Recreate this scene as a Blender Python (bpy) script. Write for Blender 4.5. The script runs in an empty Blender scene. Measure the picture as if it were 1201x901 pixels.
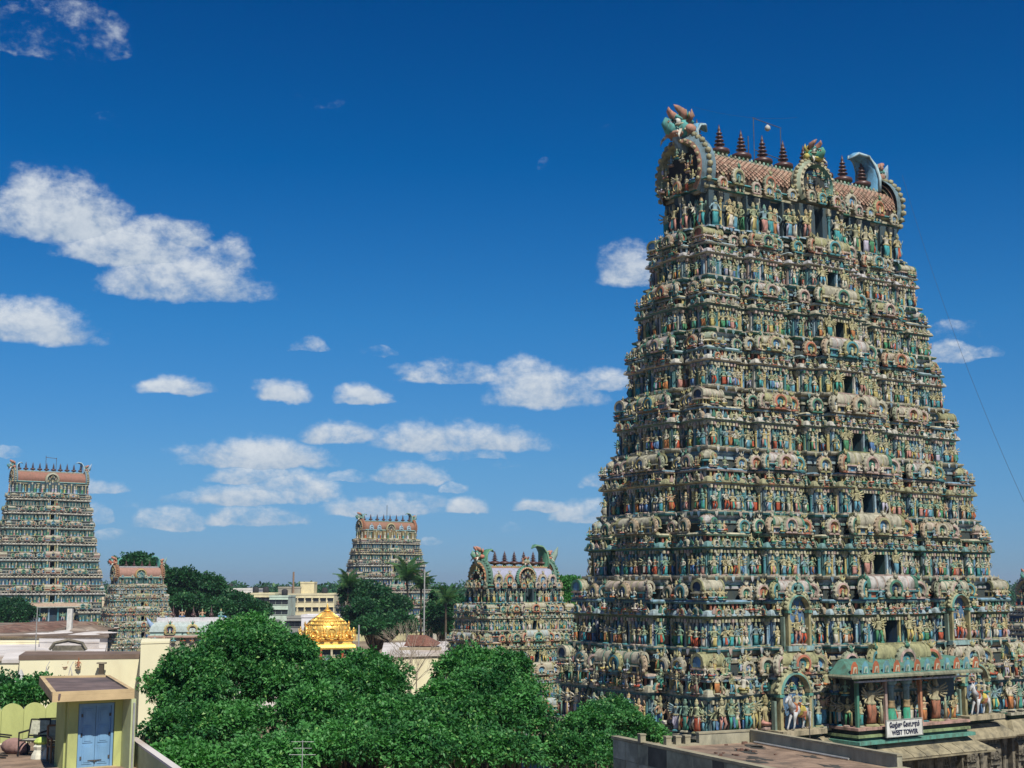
import bpy, math, random
import numpy as np
from mathutils import Vector, Matrix
random.seed(7); RNG = np.random.default_rng(7)
S = bpy.context.scene
COL = S.collection
R = math.radians
PI = math.pi

# ------------------------------------------------------------------ camera
CAMZ = 17.0
FPX = 1600.0                      # focal length in photograph pixels (1201 wide)
PITCH = math.atan((685 - 450.5) / FPX)
cam_d = bpy.data.cameras.new('camera'); cam = bpy.data.objects.new('camera', cam_d); COL.objects.link(cam)
cam.location = (0, 0, CAMZ); cam.rotation_euler = (PI / 2 + PITCH, 0, 0)
cam_d.sensor_width = 36; cam_d.lens = 36 * FPX / 1201; cam_d.clip_end = 9000; cam_d.clip_start = .5
S.camera = cam

def ray(px, py):
    u = (px - 600.5) / FPX; v = (450.5 - py) / FPX
    return Vector((u, math.cos(PITCH) - v * math.sin(PITCH), math.sin(PITCH) + v * math.cos(PITCH)))
def at(px, py, Y):                # the point seen at (px, py) of the photograph, Y metres ahead
    d = ray(px, py); return Vector((0, 0, CAMZ)) + d * (Y / d.y)
def on(px, py, z):                # the point seen at (px, py) that lies at height z
    d = ray(px, py); return Vector((0, 0, CAMZ)) + d * ((z - CAMZ) / d.z)

# ------------------------------------------------------------------ light
SUN_AZ = Vector((.38, -.925)); SUN_AZ.normalize(); SUN_EL = R(52)
sd = bpy.data.lights.new('sun', 'SUN'); so = bpy.data.objects.new('sun', sd); COL.objects.link(so)
sd.energy = 5.0; sd.angle = R(.53); sd.color = (1, .95, .86)
so.rotation_euler = Vector((SUN_AZ.x * math.cos(SUN_EL), SUN_AZ.y * math.cos(SUN_EL), math.sin(SUN_EL))).to_track_quat('Z', 'Y').to_euler()
S.view_settings.view_transform = 'Standard'; S.view_settings.look = 'None'
S.view_settings.exposure = .20; S.view_settings.gamma = 1

# ------------------------------------------------------------------ sky with cumulus clouds
world = bpy.data.worlds.new('World'); S.world = world; world.use_nodes = True
wt = world.node_tree; wt.nodes.clear()
class NT:
    def __init__(s, t): s.t = t
    def n(s, typ, **k):
        nd = s.t.nodes.new(typ)
        for a, b in k.items(): setattr(nd, a, b)
        return nd
    def inp(s, sock, v):
        if v is None: return
        if isinstance(v, bpy.types.NodeSocket): s.t.links.new(v, sock)
        else: sock.default_value = v
    def m(s, op, a, b=None, c=None, clamp=False):
        nd = s.n('ShaderNodeMath', operation=op, use_clamp=clamp)
        s.inp(nd.inputs[0], a); s.inp(nd.inputs[1], b)
        if c is not None: s.inp(nd.inputs[2], c)
        return nd.outputs[0]
    def mix(s, f, a, b, bt='MIX'):
        nd = s.n('ShaderNodeMix', data_type='RGBA', blend_type=bt)
        s.inp(nd.inputs[0], f); s.inp(nd.inputs[6], a); s.inp(nd.inputs[7], b)
        return nd.outputs[2]
    def noise(s, vec, scale, detail=4, rough=.55, out=0, dist=0):
        nd = s.n('ShaderNodeTexNoise'); s.inp(nd.inputs['Vector'], vec)
        nd.inputs['Scale'].default_value = scale; nd.inputs['Detail'].default_value = detail
        nd.inputs['Roughness'].default_value = rough; nd.inputs['Distortion'].default_value = dist
        return nd.outputs[out]
    def ramp(s, f, stops):
        nd = s.n('ShaderNodeValToRGB'); s.inp(nd.inputs[0], f); el = nd.color_ramp.elements
        for i, (p, c) in enumerate(stops):
            e = el[i] if i < 2 else el.new(p)
            e.position = p; e.color = (*c, 1) if len(c) == 3 else c
        return nd.outputs[0]
    def maprange(s, v, a, b, c=0, d=1, interp='SMOOTHSTEP'):
        nd = s.n('ShaderNodeMapRange', interpolation_type=interp)
        for i, x in enumerate((v, a, b, c, d)): s.inp(nd.inputs[i], x)
        return nd.outputs[0]
W = NT(wt)
sky = W.n('ShaderNodeTexSky', sky_type='NISHITA'); sky.sun_disc = False
sky.sun_elevation = SUN_EL; sky.sun_rotation = math.atan2(SUN_AZ.x, SUN_AZ.y)
sky.air_density = 1.0; sky.dust_density = .15; sky.ozone_density = 3.0; sky.altitude = 100
tc = W.n('ShaderNodeTexCoord')
sep = W.n('ShaderNodeSeparateXYZ'); W.inp(sep.inputs[0], tc.outputs['Generated'])
az = W.m('ARCTAN2', sep.outputs[0], sep.outputs[1]); el_ = W.m('ARCSINE', sep.outputs[2])
# the deep polarised blue of the slide film: one filter over the whole sky
filt = W.ramp(W.m('MULTIPLY', sep.outputs[2], 2.0, clamp=True), [(0, (.26, .455, .85)), (.05, (.255, .465, .86)), (.17, (.235, .505, .82)), (.375, (.12, .51, .85)), (.60, (.008, .40, .79)), (.80, (.0, .32, .71))])
hsky = W.mix(1.0, sky.outputs[0], filt, 'MULTIPLY')
cv = W.n('ShaderNodeCombineXYZ'); W.inp(cv.inputs[0], az); W.inp(cv.inputs[1], W.m('MULTIPLY', el_, 1.35))
wn = W.n('ShaderNodeTexNoise'); W.inp(wn.inputs['Vector'], cv.outputs[0]); wn.inputs['Scale'].default_value = 17; wn.inputs['Detail'].default_value = 3
wsep = W.n('ShaderNodeSeparateColor'); W.inp(wsep.inputs[0], wn.outputs['Color'])
wn2 = W.n('ShaderNodeTexNoise'); W.inp(wn2.inputs['Vector'], cv.outputs[0]); wn2.inputs['Scale'].default_value = 75; wn2.inputs['Detail'].default_value = 4
wsep2 = W.n('ShaderNodeSeparateColor'); W.inp(wsep2.inputs[0], wn2.outputs['Color'])
azw = W.m('ADD', W.m('MULTIPLY_ADD', W.m('SUBTRACT', wsep.outputs[0], .5), .030, az), W.m('MULTIPLY', W.m('SUBTRACT', wsep2.outputs[0], .5), .012))
elw = W.m('ADD', W.m('MULTIPLY_ADD', W.m('SUBTRACT', wsep.outputs[1], .5), .006, el_), W.m('MULTIPLY', W.m('SUBTRACT', wsep2.outputs[1], .5), .007))
fb = W.noise(cv.outputs[0], 34, 9, .60, dist=.25)
fb2 = W.noise(cv.outputs[0], 15, 4, .5); fb3 = W.noise(cv.outputs[0], 130, 6, .65)
# cloud: centre and half sizes as seen in the photograph, turned into directions; last number is the opacity
CLOUDS = [(60, 245, 95, 46, 1), (150, 288, 80, 32, .95), (215, 325, 95, 36, 1), (185, 272, 55, 22, .8), (262, 300, 38, 24, .7), (30, 378, 75, 30, 1),
    (65, 35, 75, 38, .42), (30, 10, 40, 20, .35), (372, 112, 30, 16, .2), (122, 142, 18, 10, .2), (210, 452, 42, 13, .95), (330, 460, 34, 17, .95), (424, 462, 36, 14, .95),
    (360, 405, 24, 11, .6), (448, 410, 22, 8, .35), (398, 506, 48, 18, .95), (300, 532, 88, 22, .9), (300, 557, 60, 13, .7), (345, 572, 55, 22, .8), (300, 582, 90, 14, .9),
    (300, 605, 60, 15, .8), (230, 584, 50, 8, .55), (200, 608, 40, 16, .6), (128, 571, 26, 10, .75), (112, 604, 20, 14, .5), (140, 627, 26, 6, .4),
    (530, 436, 62, 17, .75), (640, 455, 72, 30, .9), (620, 438, 40, 20, .75), (700, 445, 48, 16, .8), (540, 514, 108, 22, 1), (545, 533, 45, 9, .55), (480, 556, 44, 17, 1),
    (445, 595, 70, 14, .85), (480, 588, 40, 12, .7), (528, 573, 18, 8, .6), (546, 594, 30, 12, .9), (412, 560, 22, 8, .4), (634, 594, 32, 9, .85), (702, 563, 24, 15, .85), (694, 600, 44, 17, .75), (738, 312, 36, 32, .9),
    (1130, 388, 48, 11, .35), (1105, 415, 32, 14, .75), (1152, 414, 20, 8, .6), (1190, 592, 30, 5, .3), (650, 193, 18, 7, .2), (548, 78, 16, 8, .1), (710, 150, 16, 8, .12),
    (598, 620, 12, 6, .3), (512, 634, 12, 5, .25), (10, 530, 14, 7, .4), (160, 590, 14, 6, .3), (600, 545, 18, 5, .2),
    # beyond the frame, as the sky in view implies
    (-160, 330, 120, 40, .9), (-260, 480, 90, 25, .9), (-120, 560, 70, 16, .8), (1330, 430, 90, 24, .7), (1450, 560, 90, 18, .8), (1380, 260, 70, 26, .5), (-330, 150, 120, 50, .6)]
dens = None; shade = None
for (px, py, a, b, op) in CLOUDS:
    d = ray(px, py).normalized(); a0 = math.atan2(d.x, d.y); e0 = math.asin(d.z)
    dx = W.m('MULTIPLY', W.m('SUBTRACT', azw, a0), FPX / (a * 1.0))
    dy = W.m('MULTIPLY', W.m('SUBTRACT', elw, e0 - b * .48 / FPX), FPX / (b * 1.38))
    dyn = W.m('MAXIMUM', dy, W.m('MULTIPLY', dy, -4.2))
    r2 = W.m('MULTIPLY_ADD', dx, dx, W.m('MULTIPLY', dyn, dyn))
    k = W.m('MULTIPLY', W.m('SUBTRACT', 1.0, r2), 1.0)
    k = W.m('MINIMUM', k, op * 1.35 - .62)
    if dens is None: dens, shade = k, dy
    else:
        g = W.m('GREATER_THAN', k, dens)
        shade = W.m('ADD', W.m('MULTIPLY', g, dy), W.m('MULTIPLY', W.m('SUBTRACT', 1.0, g), shade))
        dens = W.m('MAXIMUM', dens, k)
cover = W.m('ADD', dens, W.m('ADD', W.m('MULTIPLY', W.m('SUBTRACT', fb, .5), 1.9), W.m('MULTIPLY_ADD', W.m('SUBTRACT', fb3, .5), .9, W.m('MULTIPLY', W.m('SUBTRACT', fb2, .5), 1.5))))
alpha = W.maprange(cover, -.28, .92)
lum = W.m('ADD', W.m('MULTIPLY_ADD', shade, .50, .48), W.m('MULTIPLY_ADD', W.m('SUBTRACT', fb3, .5), .8, W.m('MULTIPLY', W.m('SUBTRACT', fb, .5), 1.6)), clamp=True)
ccol = W.mix(lum, (3.3, 4.3, 5.6, 1), (6.9, 7.4, 7.9, 1))
skymix = W.mix(W.m('MULTIPLY', alpha, .93), hsky, ccol)
bg = W.n('ShaderNodeBackground'); W.inp(bg.inputs[0], skymix); bg.inputs[1].default_value = .087
wo = W.n('ShaderNodeOutputWorld'); W.inp(wo.inputs[0], bg.outputs[0])
world.cycles.sampling_method = 'MANUAL'; world.cycles.sample_map_resolution = 512

# ------------------------------------------------------------------ materials
def material(name, rough=.8, metal=0, spec=.3):
    m = bpy.data.materials.new(name); m.use_nodes = True; t = NT(m.node_tree); b = m.node_tree.nodes['Principled BSDF']
    b.inputs['Roughness'].default_value = rough; b.inputs['Metallic'].default_value = metal
    b.inputs['Specular IOR Level'].default_value = spec
    return m, t, b
def mat_flat(name, col, rough=.8, var=.25, scale=1.5, metal=0, stain=None, stain_amt=0, bump=.0, spec=.3, stretch=(1, 1, 1)):
    m, t, b = material(name, rough, metal, spec)
    tcn = t.n('ShaderNodeTexCoord'); mp = t.n('ShaderNodeMapping'); t.inp(mp.inputs[0], tcn.outputs['Object']); mp.inputs['Scale'].default_value = stretch
    v = mp.outputs[0]
    n1 = t.noise(v, scale, 6, .6)
    c = t.mix(t.maprange(n1, .3, .7), (*[x * (1 - var) for x in col], 1), (*[min(1, x * (1 + var)) for x in col], 1))
    if stain:
        n2 = t.noise(v, scale * .37, 7, .65, dist=.6)
        c = t.mix(t.m('MULTIPLY', t.maprange(n2, .48, .66), stain_amt), c, (*stain, 1))
    t.inp(b.inputs['Base Color'], c)
    if bump:
        bn = t.n('ShaderNodeBump'); bn.inputs['Strength'].default_value = bump; bn.inputs['Distance'].default_value = .03
        t.inp(bn.inputs['Height'], t.noise(v, scale * 8, 4, .6)); t.inp(b.inputs['Normal'], bn.outputs[0])
    return m
def mat_attr(name, rough=.75, dirt=(.075, .08, .05), amt=.5, scale=2.3, spec=.2, gain=1.0):
    m, t, b = material(name, rough, 0, spec)
    at_ = t.n('ShaderNodeAttribute'); at_.attribute_name = 'paint'
    ge = t.n('ShaderNodeNewGeometry')
    mp = t.n('ShaderNodeMapping'); t.inp(mp.inputs[0], ge.outputs['Position']); mp.inputs['Scale'].default_value = (1, 1, .45)
    n1 = t.noise(mp.outputs[0], scale, 7, .68)
    n2 = t.noise(ge.outputs['Position'], 9, 3, .6)
    c = t.mix(t.m('MULTIPLY', t.maprange(n1, .40, .68), amt), at_.outputs['Color'], (*dirt, 1))
    ms = t.n('ShaderNodeMapping'); t.inp(ms.inputs[0], ge.outputs['Position']); ms.inputs['Scale'].default_value = (1, 1, .10)
    n3 = t.noise(ms.outputs[0], 3.2, 5, .7)
    c = t.mix(t.m('MULTIPLY', t.maprange(n3, .50, .68), amt * .75), c, (.09, .085, .07, 1))
    c = t.mix(t.maprange(n2, .25, .75, 0, .35), c, t.mix(1.0, c, (.55, .55, .5, 1), 'MULTIPLY'))
    c = t.mix(1.0, c, (.93, .91, .86, 1), 'MULTIPLY')
    t.inp(b.inputs['Base Color'], c)
    return m
M = {}
M['plaster'] = mat_attr('weathered_painted_stucco', amt=.62)
M['plaster_far'] = mat_attr('painted_stucco', amt=.35)
M['fresh'] = mat_attr('bright_painted_stucco', amt=.25)
M['gold'] = mat_flat('gilded_copper', (.95, .58, .14), .42, .15, 2.5, metal=.6, spec=.5, bump=.5)
M['copper'] = mat_flat('dark_copper_paint', (.075, .034, .028), .42, .25, 3, spec=.5)
M['granite'] = mat_flat('old_granite', (.17, .15, .11), .9, .35, 2.2, stain=(.05, .05, .045), stain_amt=.7, bump=.4)
M['granite_eave'] = mat_flat('lichened_granite_slab', (.25, .215, .135), .9, .3, 1.8, stain=(.08, .075, .055), stain_amt=.8, bump=.6)
M['dark'] = mat_flat('dark_interior_plaster', (.03, .045, .06), .9, .3, 2)

# ------------------------------------------------------------------ mesh building
class MB:
    """verts, polygons, per-face colour (rgb, or an int palette slot in a template) and smooth flags"""
    def __init__(s): s.V = []; s.L = []; s.Z = []; s.C = []; s.S = []; s.n = 0
    def add(s, v, f, c=(.5, .5, .5), sm=False):
        v = np.asarray(v, float).reshape(-1, 3)
        s.V.append(v); s.L.append(np.concatenate([np.asarray(q, int) for q in f]) + s.n)
        s.Z.append(np.array([len(q) for q in f], int)); s.n += len(v)
        if isinstance(c, int): s.C.append(np.tile([c, -1, 0], (len(f), 1)).astype(float))
        elif isinstance(c, list): s.C.append(np.array([(x, -1, 0) if isinstance(x, int) else x for x in c], float))
        else: s.C.append(np.tile(c, (len(f), 1)).astype(float))
        s.S.append(np.full(len(f), sm))
        return s
    def T(s):
        return dict(v=np.concatenate(s.V), l=np.concatenate(s.L), z=np.concatenate(s.Z), c=np.concatenate(s.C), s=np.concatenate(s.S))
    def put(s, t, loc=(0, 0, 0), rz=0, sc=(1, 1, 1), pal=None, rx=0, ry=0):
        v = t['v'] * np.array(sc if hasattr(sc, '__len__') else (sc,) * 3)
        if rx:
            c_, s_ = math.cos(rx), math.sin(rx); v = np.stack([v[:, 0], v[:, 1] * c_ - v[:, 2] * s_, v[:, 1] * s_ + v[:, 2] * c_], 1)
        if ry:
            c_, s_ = math.cos(ry), math.sin(ry); v = np.stack([v[:, 0] * c_ + v[:, 2] * s_, v[:, 1], -v[:, 0] * s_ + v[:, 2] * c_], 1)
        c_, s_ = math.cos(rz), math.sin(rz)
        v = np.stack([v[:, 0] * c_ - v[:, 1] * s_ + loc[0], v[:, 0] * s_ + v[:, 1] * c_ + loc[1], v[:, 2] + loc[2]], 1)
        c = t['c']
        if pal is not None:
            P = np.array(pal, float); k = c[:, 1] < 0; c = c.copy(); idx = c[k, 0].astype(int); c[k] = P[np.minimum(idx, len(P) - 1)]
        s.V.append(v); s.L.append(t['l'] + s.n); s.Z.append(t['z']); s.C.append(c); s.S.append(t['s']); s.n += len(v)
        return s
    def mesh(s, name, mat):
        t = s.T(); me = bpy.data.meshes.new(name)
        me.vertices.add(len(t['v'])); me.vertices.foreach_set('co', t['v'].astype(np.float32).ravel())
        me.loops.add(len(t['l'])); me.loops.foreach_set('vertex_index', t['l'].astype(np.int32))
        me.polygons.add(len(t['z'])); st = np.concatenate([[0], np.cumsum(t['z'])[:-1]])
        me.polygons.foreach_set('loop_start', st.astype(np.int32))
        me.polygons.foreach_set('use_smooth', t['s'])
        ca = me.color_attributes.new('paint', 'FLOAT_COLOR', 'CORNER')
        cc = np.ones((len(t['l']), 4), np.float32); cc[:, :3] = np.repeat(np.clip(t['c'], 0, 1), t['z'], axis=0)
        ca.data.foreach_set('color', cc.ravel())
        me.update(calc_edges=True); me.materials.append(mat)
        return me
    def build(s, name, mat, parent=None, **k): return link(name, s.mesh(name, mat), parent, **k)
def link(name, data, parent=None, loc=None, rz=None, sc=None, **props):
    o = bpy.data.objects.new(name, data); COL.objects.link(o)
    if parent is not None: o.parent = parent
    if loc is not None: o.location = loc
    if rz is not None: o.rotation_euler = (0, 0, rz)
    if sc is not None: o.scale = sc
    for k, v in props.items(): o[k] = v
    return o
def thing(name, label, cat, loc=(0, 0, 0), rz=0, group=None):
    o = link(name, None, None, loc, rz); o['label'] = label; o['category'] = cat
    if group: o['group'] = group
    return o
def box(x0, x1, y0, y1, z0, z1):
    v = [(x, y, z) for z in (z0, z1) for y in (y0, y1) for x in (x0, x1)]
    return v, [(0, 2, 3, 1), (4, 5, 7, 6), (0, 1, 5, 4), (2, 6, 7, 3), (0, 4, 6, 2), (1, 3, 7, 5)]
def cbox(x, y, z, w, d, h): return box(x - w / 2, x + w / 2, y - d / 2, y + d / 2, z, z + h)
def lathe(prof, n=8, c=(0, 0), ang=0, sy=1):
    v = []; f = []
    for r, z in prof:
        for i in range(n):
            a = 2 * PI * i / n + ang; v.append((c[0] + r * math.cos(a), c[1] + r * math.sin(a) * sy, z))
    for j in range(len(prof) - 1):
        for i in range(n): f.append((j * n + i, j * n + (i + 1) % n, (j + 1) * n + (i + 1) % n, (j + 1) * n + i))
    f.append(tuple(range(n))[::-1]); f.append(tuple((len(prof) - 1) * n + i for i in range(n)))
    return v, f
def tube(pts, rad, n=5):
    """tapered tube along points"""
    pts = [Vector(p) for p in pts]; v = []; f = []
    if not hasattr(rad, '__len__'): rad = [rad] * len(pts)
    for i, p in enumerate(pts):
        d = (pts[min(i + 1, len(pts) - 1)] - pts[max(i - 1, 0)]).normalized()
        a = d.cross(Vector((0, 0, 1)) if abs(d.z) < .9 else Vector((0, 1, 0))).normalized(); b = d.cross(a)
        for k in range(n):
            t = 2 * PI * k / n; v.append(tuple(p + (a * math.cos(t) + b * math.sin(t)) * rad[i]))
    for i in range(len(pts) - 1):
        for k in range(n): f.append((i * n + k, i * n + (k + 1) % n, (i + 1) * n + (k + 1) % n, (i + 1) * n + k))
    f.append(tuple(range(n))[::-1]); f.append(tuple((len(pts) - 1) * n + k for k in range(n)))
    return v, f
def ball(c, r, n=6, m=4):
    if not hasattr(r, '__len__'): r = (r, r, r)
    pr = [(max(.02, math.sin(PI * j / m)), -math.cos(PI * j / m)) for j in range(m + 1)]
    v, f = lathe(pr, n); v = [(c[0] + x * r[0], c[1] + y * r[1], c[2] + z * r[2]) for x, y, z in v]
    return v, f
def rot(v, ax, ang, piv=(0, 0, 0)):
    m = Matrix.Rotation(ang, 3, ax); p = Vector(piv); return [tuple(m @ (Vector(q) - p) + p) for q in v]

# ---- palettes (base paint colours)
SKIN = [(.52, .46, .27), (.50, .47, .34), (.46, .45, .29), (.36, .42, .26), (.60, .56, .46), (.62, .60, .52), (.22, .38, .30), (.24, .38, .44), (.55, .36, .24), (.50, .46, .26)]
CLOTH = [(.50, .10, .05), (.55, .22, .08), (.06, .34, .28), (.07, .28, .14), (.10, .22, .46), (.66, .62, .55), (.60, .50, .18), (.48, .46, .58), (.06, .36, .40), (.56, .28, .24), (.14, .38, .52), (.62, .60, .50)]
GILT = [(.40, .36, .18), (.50, .46, .28), (.34, .38, .26), (.52, .40, .22), (.18, .34, .28)]
BAND = dict(teal=(.08, .29, .34), green=(.07, .23, .17), cream=(.60, .57, .42), lilac=(.56, .55, .62), pink=(.50, .37, .34), blue=(.14, .34, .56), sky=(.34, .50, .62), brick=(.46, .17, .11), olive=(.36, .36, .20), white=(.66, .65, .62), navy=(.03, .07, .14), yellow=(.60, .50, .22), stone=(.46, .44, .35))
def pick(l): return l[random.randrange(len(l))]
def fig_pal():
    # slots: 0 skin 1 cloth 2 gilt 3 second cloth 4 pedestal
    return [pick(SKIN), pick(CLOTH), pick(GILT), pick(CLOTH), pick([BAND['olive'], BAND['teal'], BAND['pink'], BAND['stone']])]
def mid(a, b, t=.5): return tuple(a[i] * (1 - t) + b[i] * t for i in range(3))
def k_pal():
    # gable: 0 rim 1 ring 2 inner ring 3 field 4 figure 5 knob
    return [pick([BAND['olive'], BAND['stone'], BAND['stone'], (.30, .33, .24), (.42, .33, .24)]), pick([BAND['green'], BAND['pink'], BAND['teal'], BAND['brick'], BAND['stone'], BAND['olive']]), pick([BAND['yellow'], BAND['cream'], BAND['stone'], BAND['pink']]), pick([BAND['teal'], BAND['blue'], BAND['navy'], BAND['brick'], BAND['green'], BAND['navy']]), pick(SKIN), pick([BAND['green'], BAND['olive'], BAND['stone']])]
def s_pal():
    # mini shrine: 0 roof 1 rib 2 base 3 post 4 gable rim 5 field 6 finial
    return [pick([BAND['stone'], mid(BAND['pink'], BAND['stone']), mid(BAND['lilac'], BAND['stone']), BAND['stone'], BAND['stone'], mid(BAND['sky'], BAND['stone']), BAND['olive'], mid(BAND['green'], BAND['stone'], .6)]), pick([BAND['olive'], BAND['green'], BAND['stone'], BAND['pink']]), pick([BAND['cream'], BAND['teal'], BAND['stone'], BAND['pink']]), pick([BAND['sky'], BAND['white'], BAND['yellow'], BAND['teal']]), pick([BAND['olive'], BAND['stone'], BAND['green']]), pick([BAND['brick'], BAND['blue'], BAND['navy']]), pick([BAND['olive'], BAND['green'], BAND['stone']])]

# ---- sculpture templates, unit height, facing -y
def fig_stand(arms=2, pose=0, club=False, halo=False):
    b = MB(); sw = [.02, -.02, .0, .03, -.03, .015][pose % 6]
    b.add(*lathe([(.17, 0), (.17, .03), (.12, .05)], 6), 4)
    for s in (-1, 1):
        bend = .05 if (pose + (s > 0)) % 2 else .0
        b.add(*tube([(s * .075, .02, .05), (s * (.07 + bend), -.02 - bend, .27), (s * .055 + sw, 0, .50)], [.035, .042, .066], 5), 1 if pose % 3 else 3, True)
    if pose in (1, 3, 4): b.add(*lathe([(.13, .07), (.11, .2), (.12, .36), (.125, .5)], 7, (sw * .6, 0), 0, .62), 1, True)
    if pose in (2, 5): b.add([(-.05, -.07, .48), (.05, -.07, .48), (.06, -.10, .16), (-.04, -.10, .16)], [(0, 1, 2, 3)], 3)
    b.add(*lathe([(.115, .46), (.128, .51), (.08, .58), (.11, .67), (.125, .73), (.045, .775)], 7, (sw, 0), 0, .68), 0, True)
    b.add(*lathe([(.13, .475), (.14, .50), (.12, .53)], 7, (sw, 0), 0, .7), 2)
    b.add(*lathe([(.09, .70), (.10, .735), (.05, .765)], 6, (sw, -.015), 0, .8), 2)
    b.add(*ball((sw * .5, -.01, .825), (.058, .062, .06), 6, 4), 0, True)
    b.add(*lathe([(.066, .85), (.06, .88), (.045, .92), (.05, .935), (.02, .975), (.008, 1.0)], 6, (sw * .5, 0)), 2)
    prs = [((.18, -.03, .60), (.13, -.13, .50)), ((.23, -.04, .66), (.27, -.06, .80)), ((.21, .0, .56), (.15, -.10, .66)), ((.26, 0, .72), (.30, -.02, .62)), ((.20, .02, .60), (.17, -.02, .45)), ((.24, .02, .78), (.20, -.02, .93))]
    for s in (-1, 1):
        if arms <= 4:
            for q in range(arms // 2):
                e, h = prs[(pose + (s > 0) * 2 + q * 3) % 6]
                b.add(*tube([(s * .11 + sw, 0, .72), (s * e[0] + sw, e[1], e[2]), (s * h[0] + sw, h[1], h[2])], [.034, .028, .02], 4), 0, True)
        else:
            for q in range(arms // 2):
                t = R(-58 + q * 98 / (arms // 2 - 1)); r1, r2 = .13, .23
                b.add(*tube([(s * .09, .01, .70), (s * (.09 + r1 * math.cos(t)), .01, .69 + r1 * math.sin(t)), (s * (.09 + r2 * math.cos(t * .85)), -.05, .69 + r2 * math.sin(t * .85 + .1))], [.034, .027, .02], 4), 0, True)
                b.add(*ball((s * (.09 + r2 * math.cos(t * .85)), -.055, .70 + r2 * math.sin(t * .85 + .1)), .024, 4, 3), 2)
    if club:
        b.add(*tube([(.16, -.12, .05), (.17, -.12, .35), (.17, -.11, .52)], [.05, .03, .016], 5), 2, True)
    if halo:
        for i in range(9):
            t0 = PI * i / 9; t1 = PI * (i + 1) / 9
            b.add([(.10 * math.cos(t0), .06, .82 + .10 * math.sin(t0)), (.15 * math.cos((t0 + t1) / 2), .05, .82 + .17 * math.sin((t0 + t1) / 2)), (.10 * math.cos(t1), .06, .82 + .10 * math.sin(t1))], [(0, 1, 2)], 2)
    return b.T()
def fig_seat(pose=0):
    b = MB()
    b.add(*lathe([(.26, 0), (.28, .05), (.2, .09), (.26, .14)], 8, sy=.75), 4)
    for s in (-1, 1):
        if pose == 1 and s > 0: b.add(*tube([(.07, 0, .22), (.16, -.20, .24), (.13, -.24, .02)], [.075, .06, .035], 5), 1, True)
        else: b.add(*tube([(s * .07, .02, .21), (s * .28, -.12, .20), (s * .03, -.22, .17)], [.08, .065, .04], 5), 1, True)
        e, h = [((.28, -.06, .42), (.22, -.20, .40)), ((.30, -.02, .44), (.34, -.06, .66)), ((.27, 0, .46), (.30, -.08, .28))][(pose + (s > 0)) % 3]
        b.add(*tube([(s * .15, 0, .58), (s * e[0], e[1], e[2]), (s * h[0], h[1], h[2])], [.05, .04, .03], 4), 0, True)
        if pose == 2: b.add(*tube([(s * .14, .02, .60), (s * .30, .02, .62), (s * .33, 0, .80)], [.045, .035, .03], 4), 0, True)
    b.add(*lathe([(.15, .18), (.16, .26), (.115, .38), (.15, .52), (.17, .60), (.06, .66)], 7, sy=.7), 0, True)
    b.add(*ball((0, -.01, .73), (.078, .085, .085), 6, 4), 0, True)
    b.add(*lathe([(.09, .77), (.08, .82), (.06, .87), (.065, .89), (.02, .97), (.01, 1.0)], 6), 2)
    return b.T()
def gable(full=True):
    """horseshoe gable, 1 wide, about 1.25 high, facing -y"""
    b = MB(); n = 12 if full else 8
    A = [R(-48) + R(276) * i / n for i in range(n + 1)]
    def band(r0, r1, y0, y1, ci, zc=.46):
        v = []; f = []
        for a in A:
            c, s = math.cos(a), math.sin(a)
            v += [(r0 * c, y0, zc + r0 * s), (r1 * c, y1, zc + r1 * s), (r1 * c, .16, zc + r1 * s)]
        for i in range(n): f += [(i * 3, i * 3 + 1, i * 3 + 4, i * 3 + 3), (i * 3 + 1, i * 3 + 2, i * 3 + 5, i * 3 + 4)]
        b.add(v, f, ci)
    band(.42, .50, -.13, -.06, 0); band(.31, .42, -.16, -.13, 1); band(.24, .31, -.02, -.13, 2)
    v = [(.25 * math.cos(a), 0, .46 + .25 * math.sin(a)) for a in A]; b.add(v, [tuple(range(len(v)))], 3)
    b.add(*box(-.40, .40, -.12, .14, 0, .10), 1)
    for s in (-1, 1):
        b.add(*ball((s * .40, -.06, .17), (.13, .12, .15), 6, 4), 0, True)
        if full: b.add(*ball((s * .43, -.15, .20), (.06, .05, .07), 5, 3), 2, True)
    if full:
        for i in range(11):
            t = R(-20 + 220 * i / 10); c, s = math.cos(t), math.sin(t); d = .12
            b.add([(.47 * c - .07 * s, -.05, .46 + .47 * s + .07 * c), (.47 * c + .07 * s, -.05, .46 + .47 * s - .07 * c), ((.47 + d) * c, 0, .46 + (.47 + d) * s), (.46 * c, .08, .46 + .46 * s)], [(0, 1, 2), (1, 3, 2), (3, 0, 2)], 0)
        b.add(*lathe([(.10, .08), (.07, .2), (.085, .36), (.03, .42)], 5, (0, -.08)), 4, True)
        b.add(*ball((0, -.09, .47), .06, 5, 3), 4, True)
    b.add(*ball((0, -.10, 1.02), (.12, .12, .11), 6, 4), 5, True)
    b.add(*lathe([(.07, 1.08), (.09, 1.14), (.03, 1.2), (.01, 1.3)], 5, (0, -.06)), 5)
    if full:
        for s in (-1, 1): b.add(*tube([(s * .08, -.1, 1.05), (s * .18, -.1, 1.14), (s * .16, -.1, 1.24)], [.045, .03, .008], 4), 2)
    return b.T()
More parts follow.
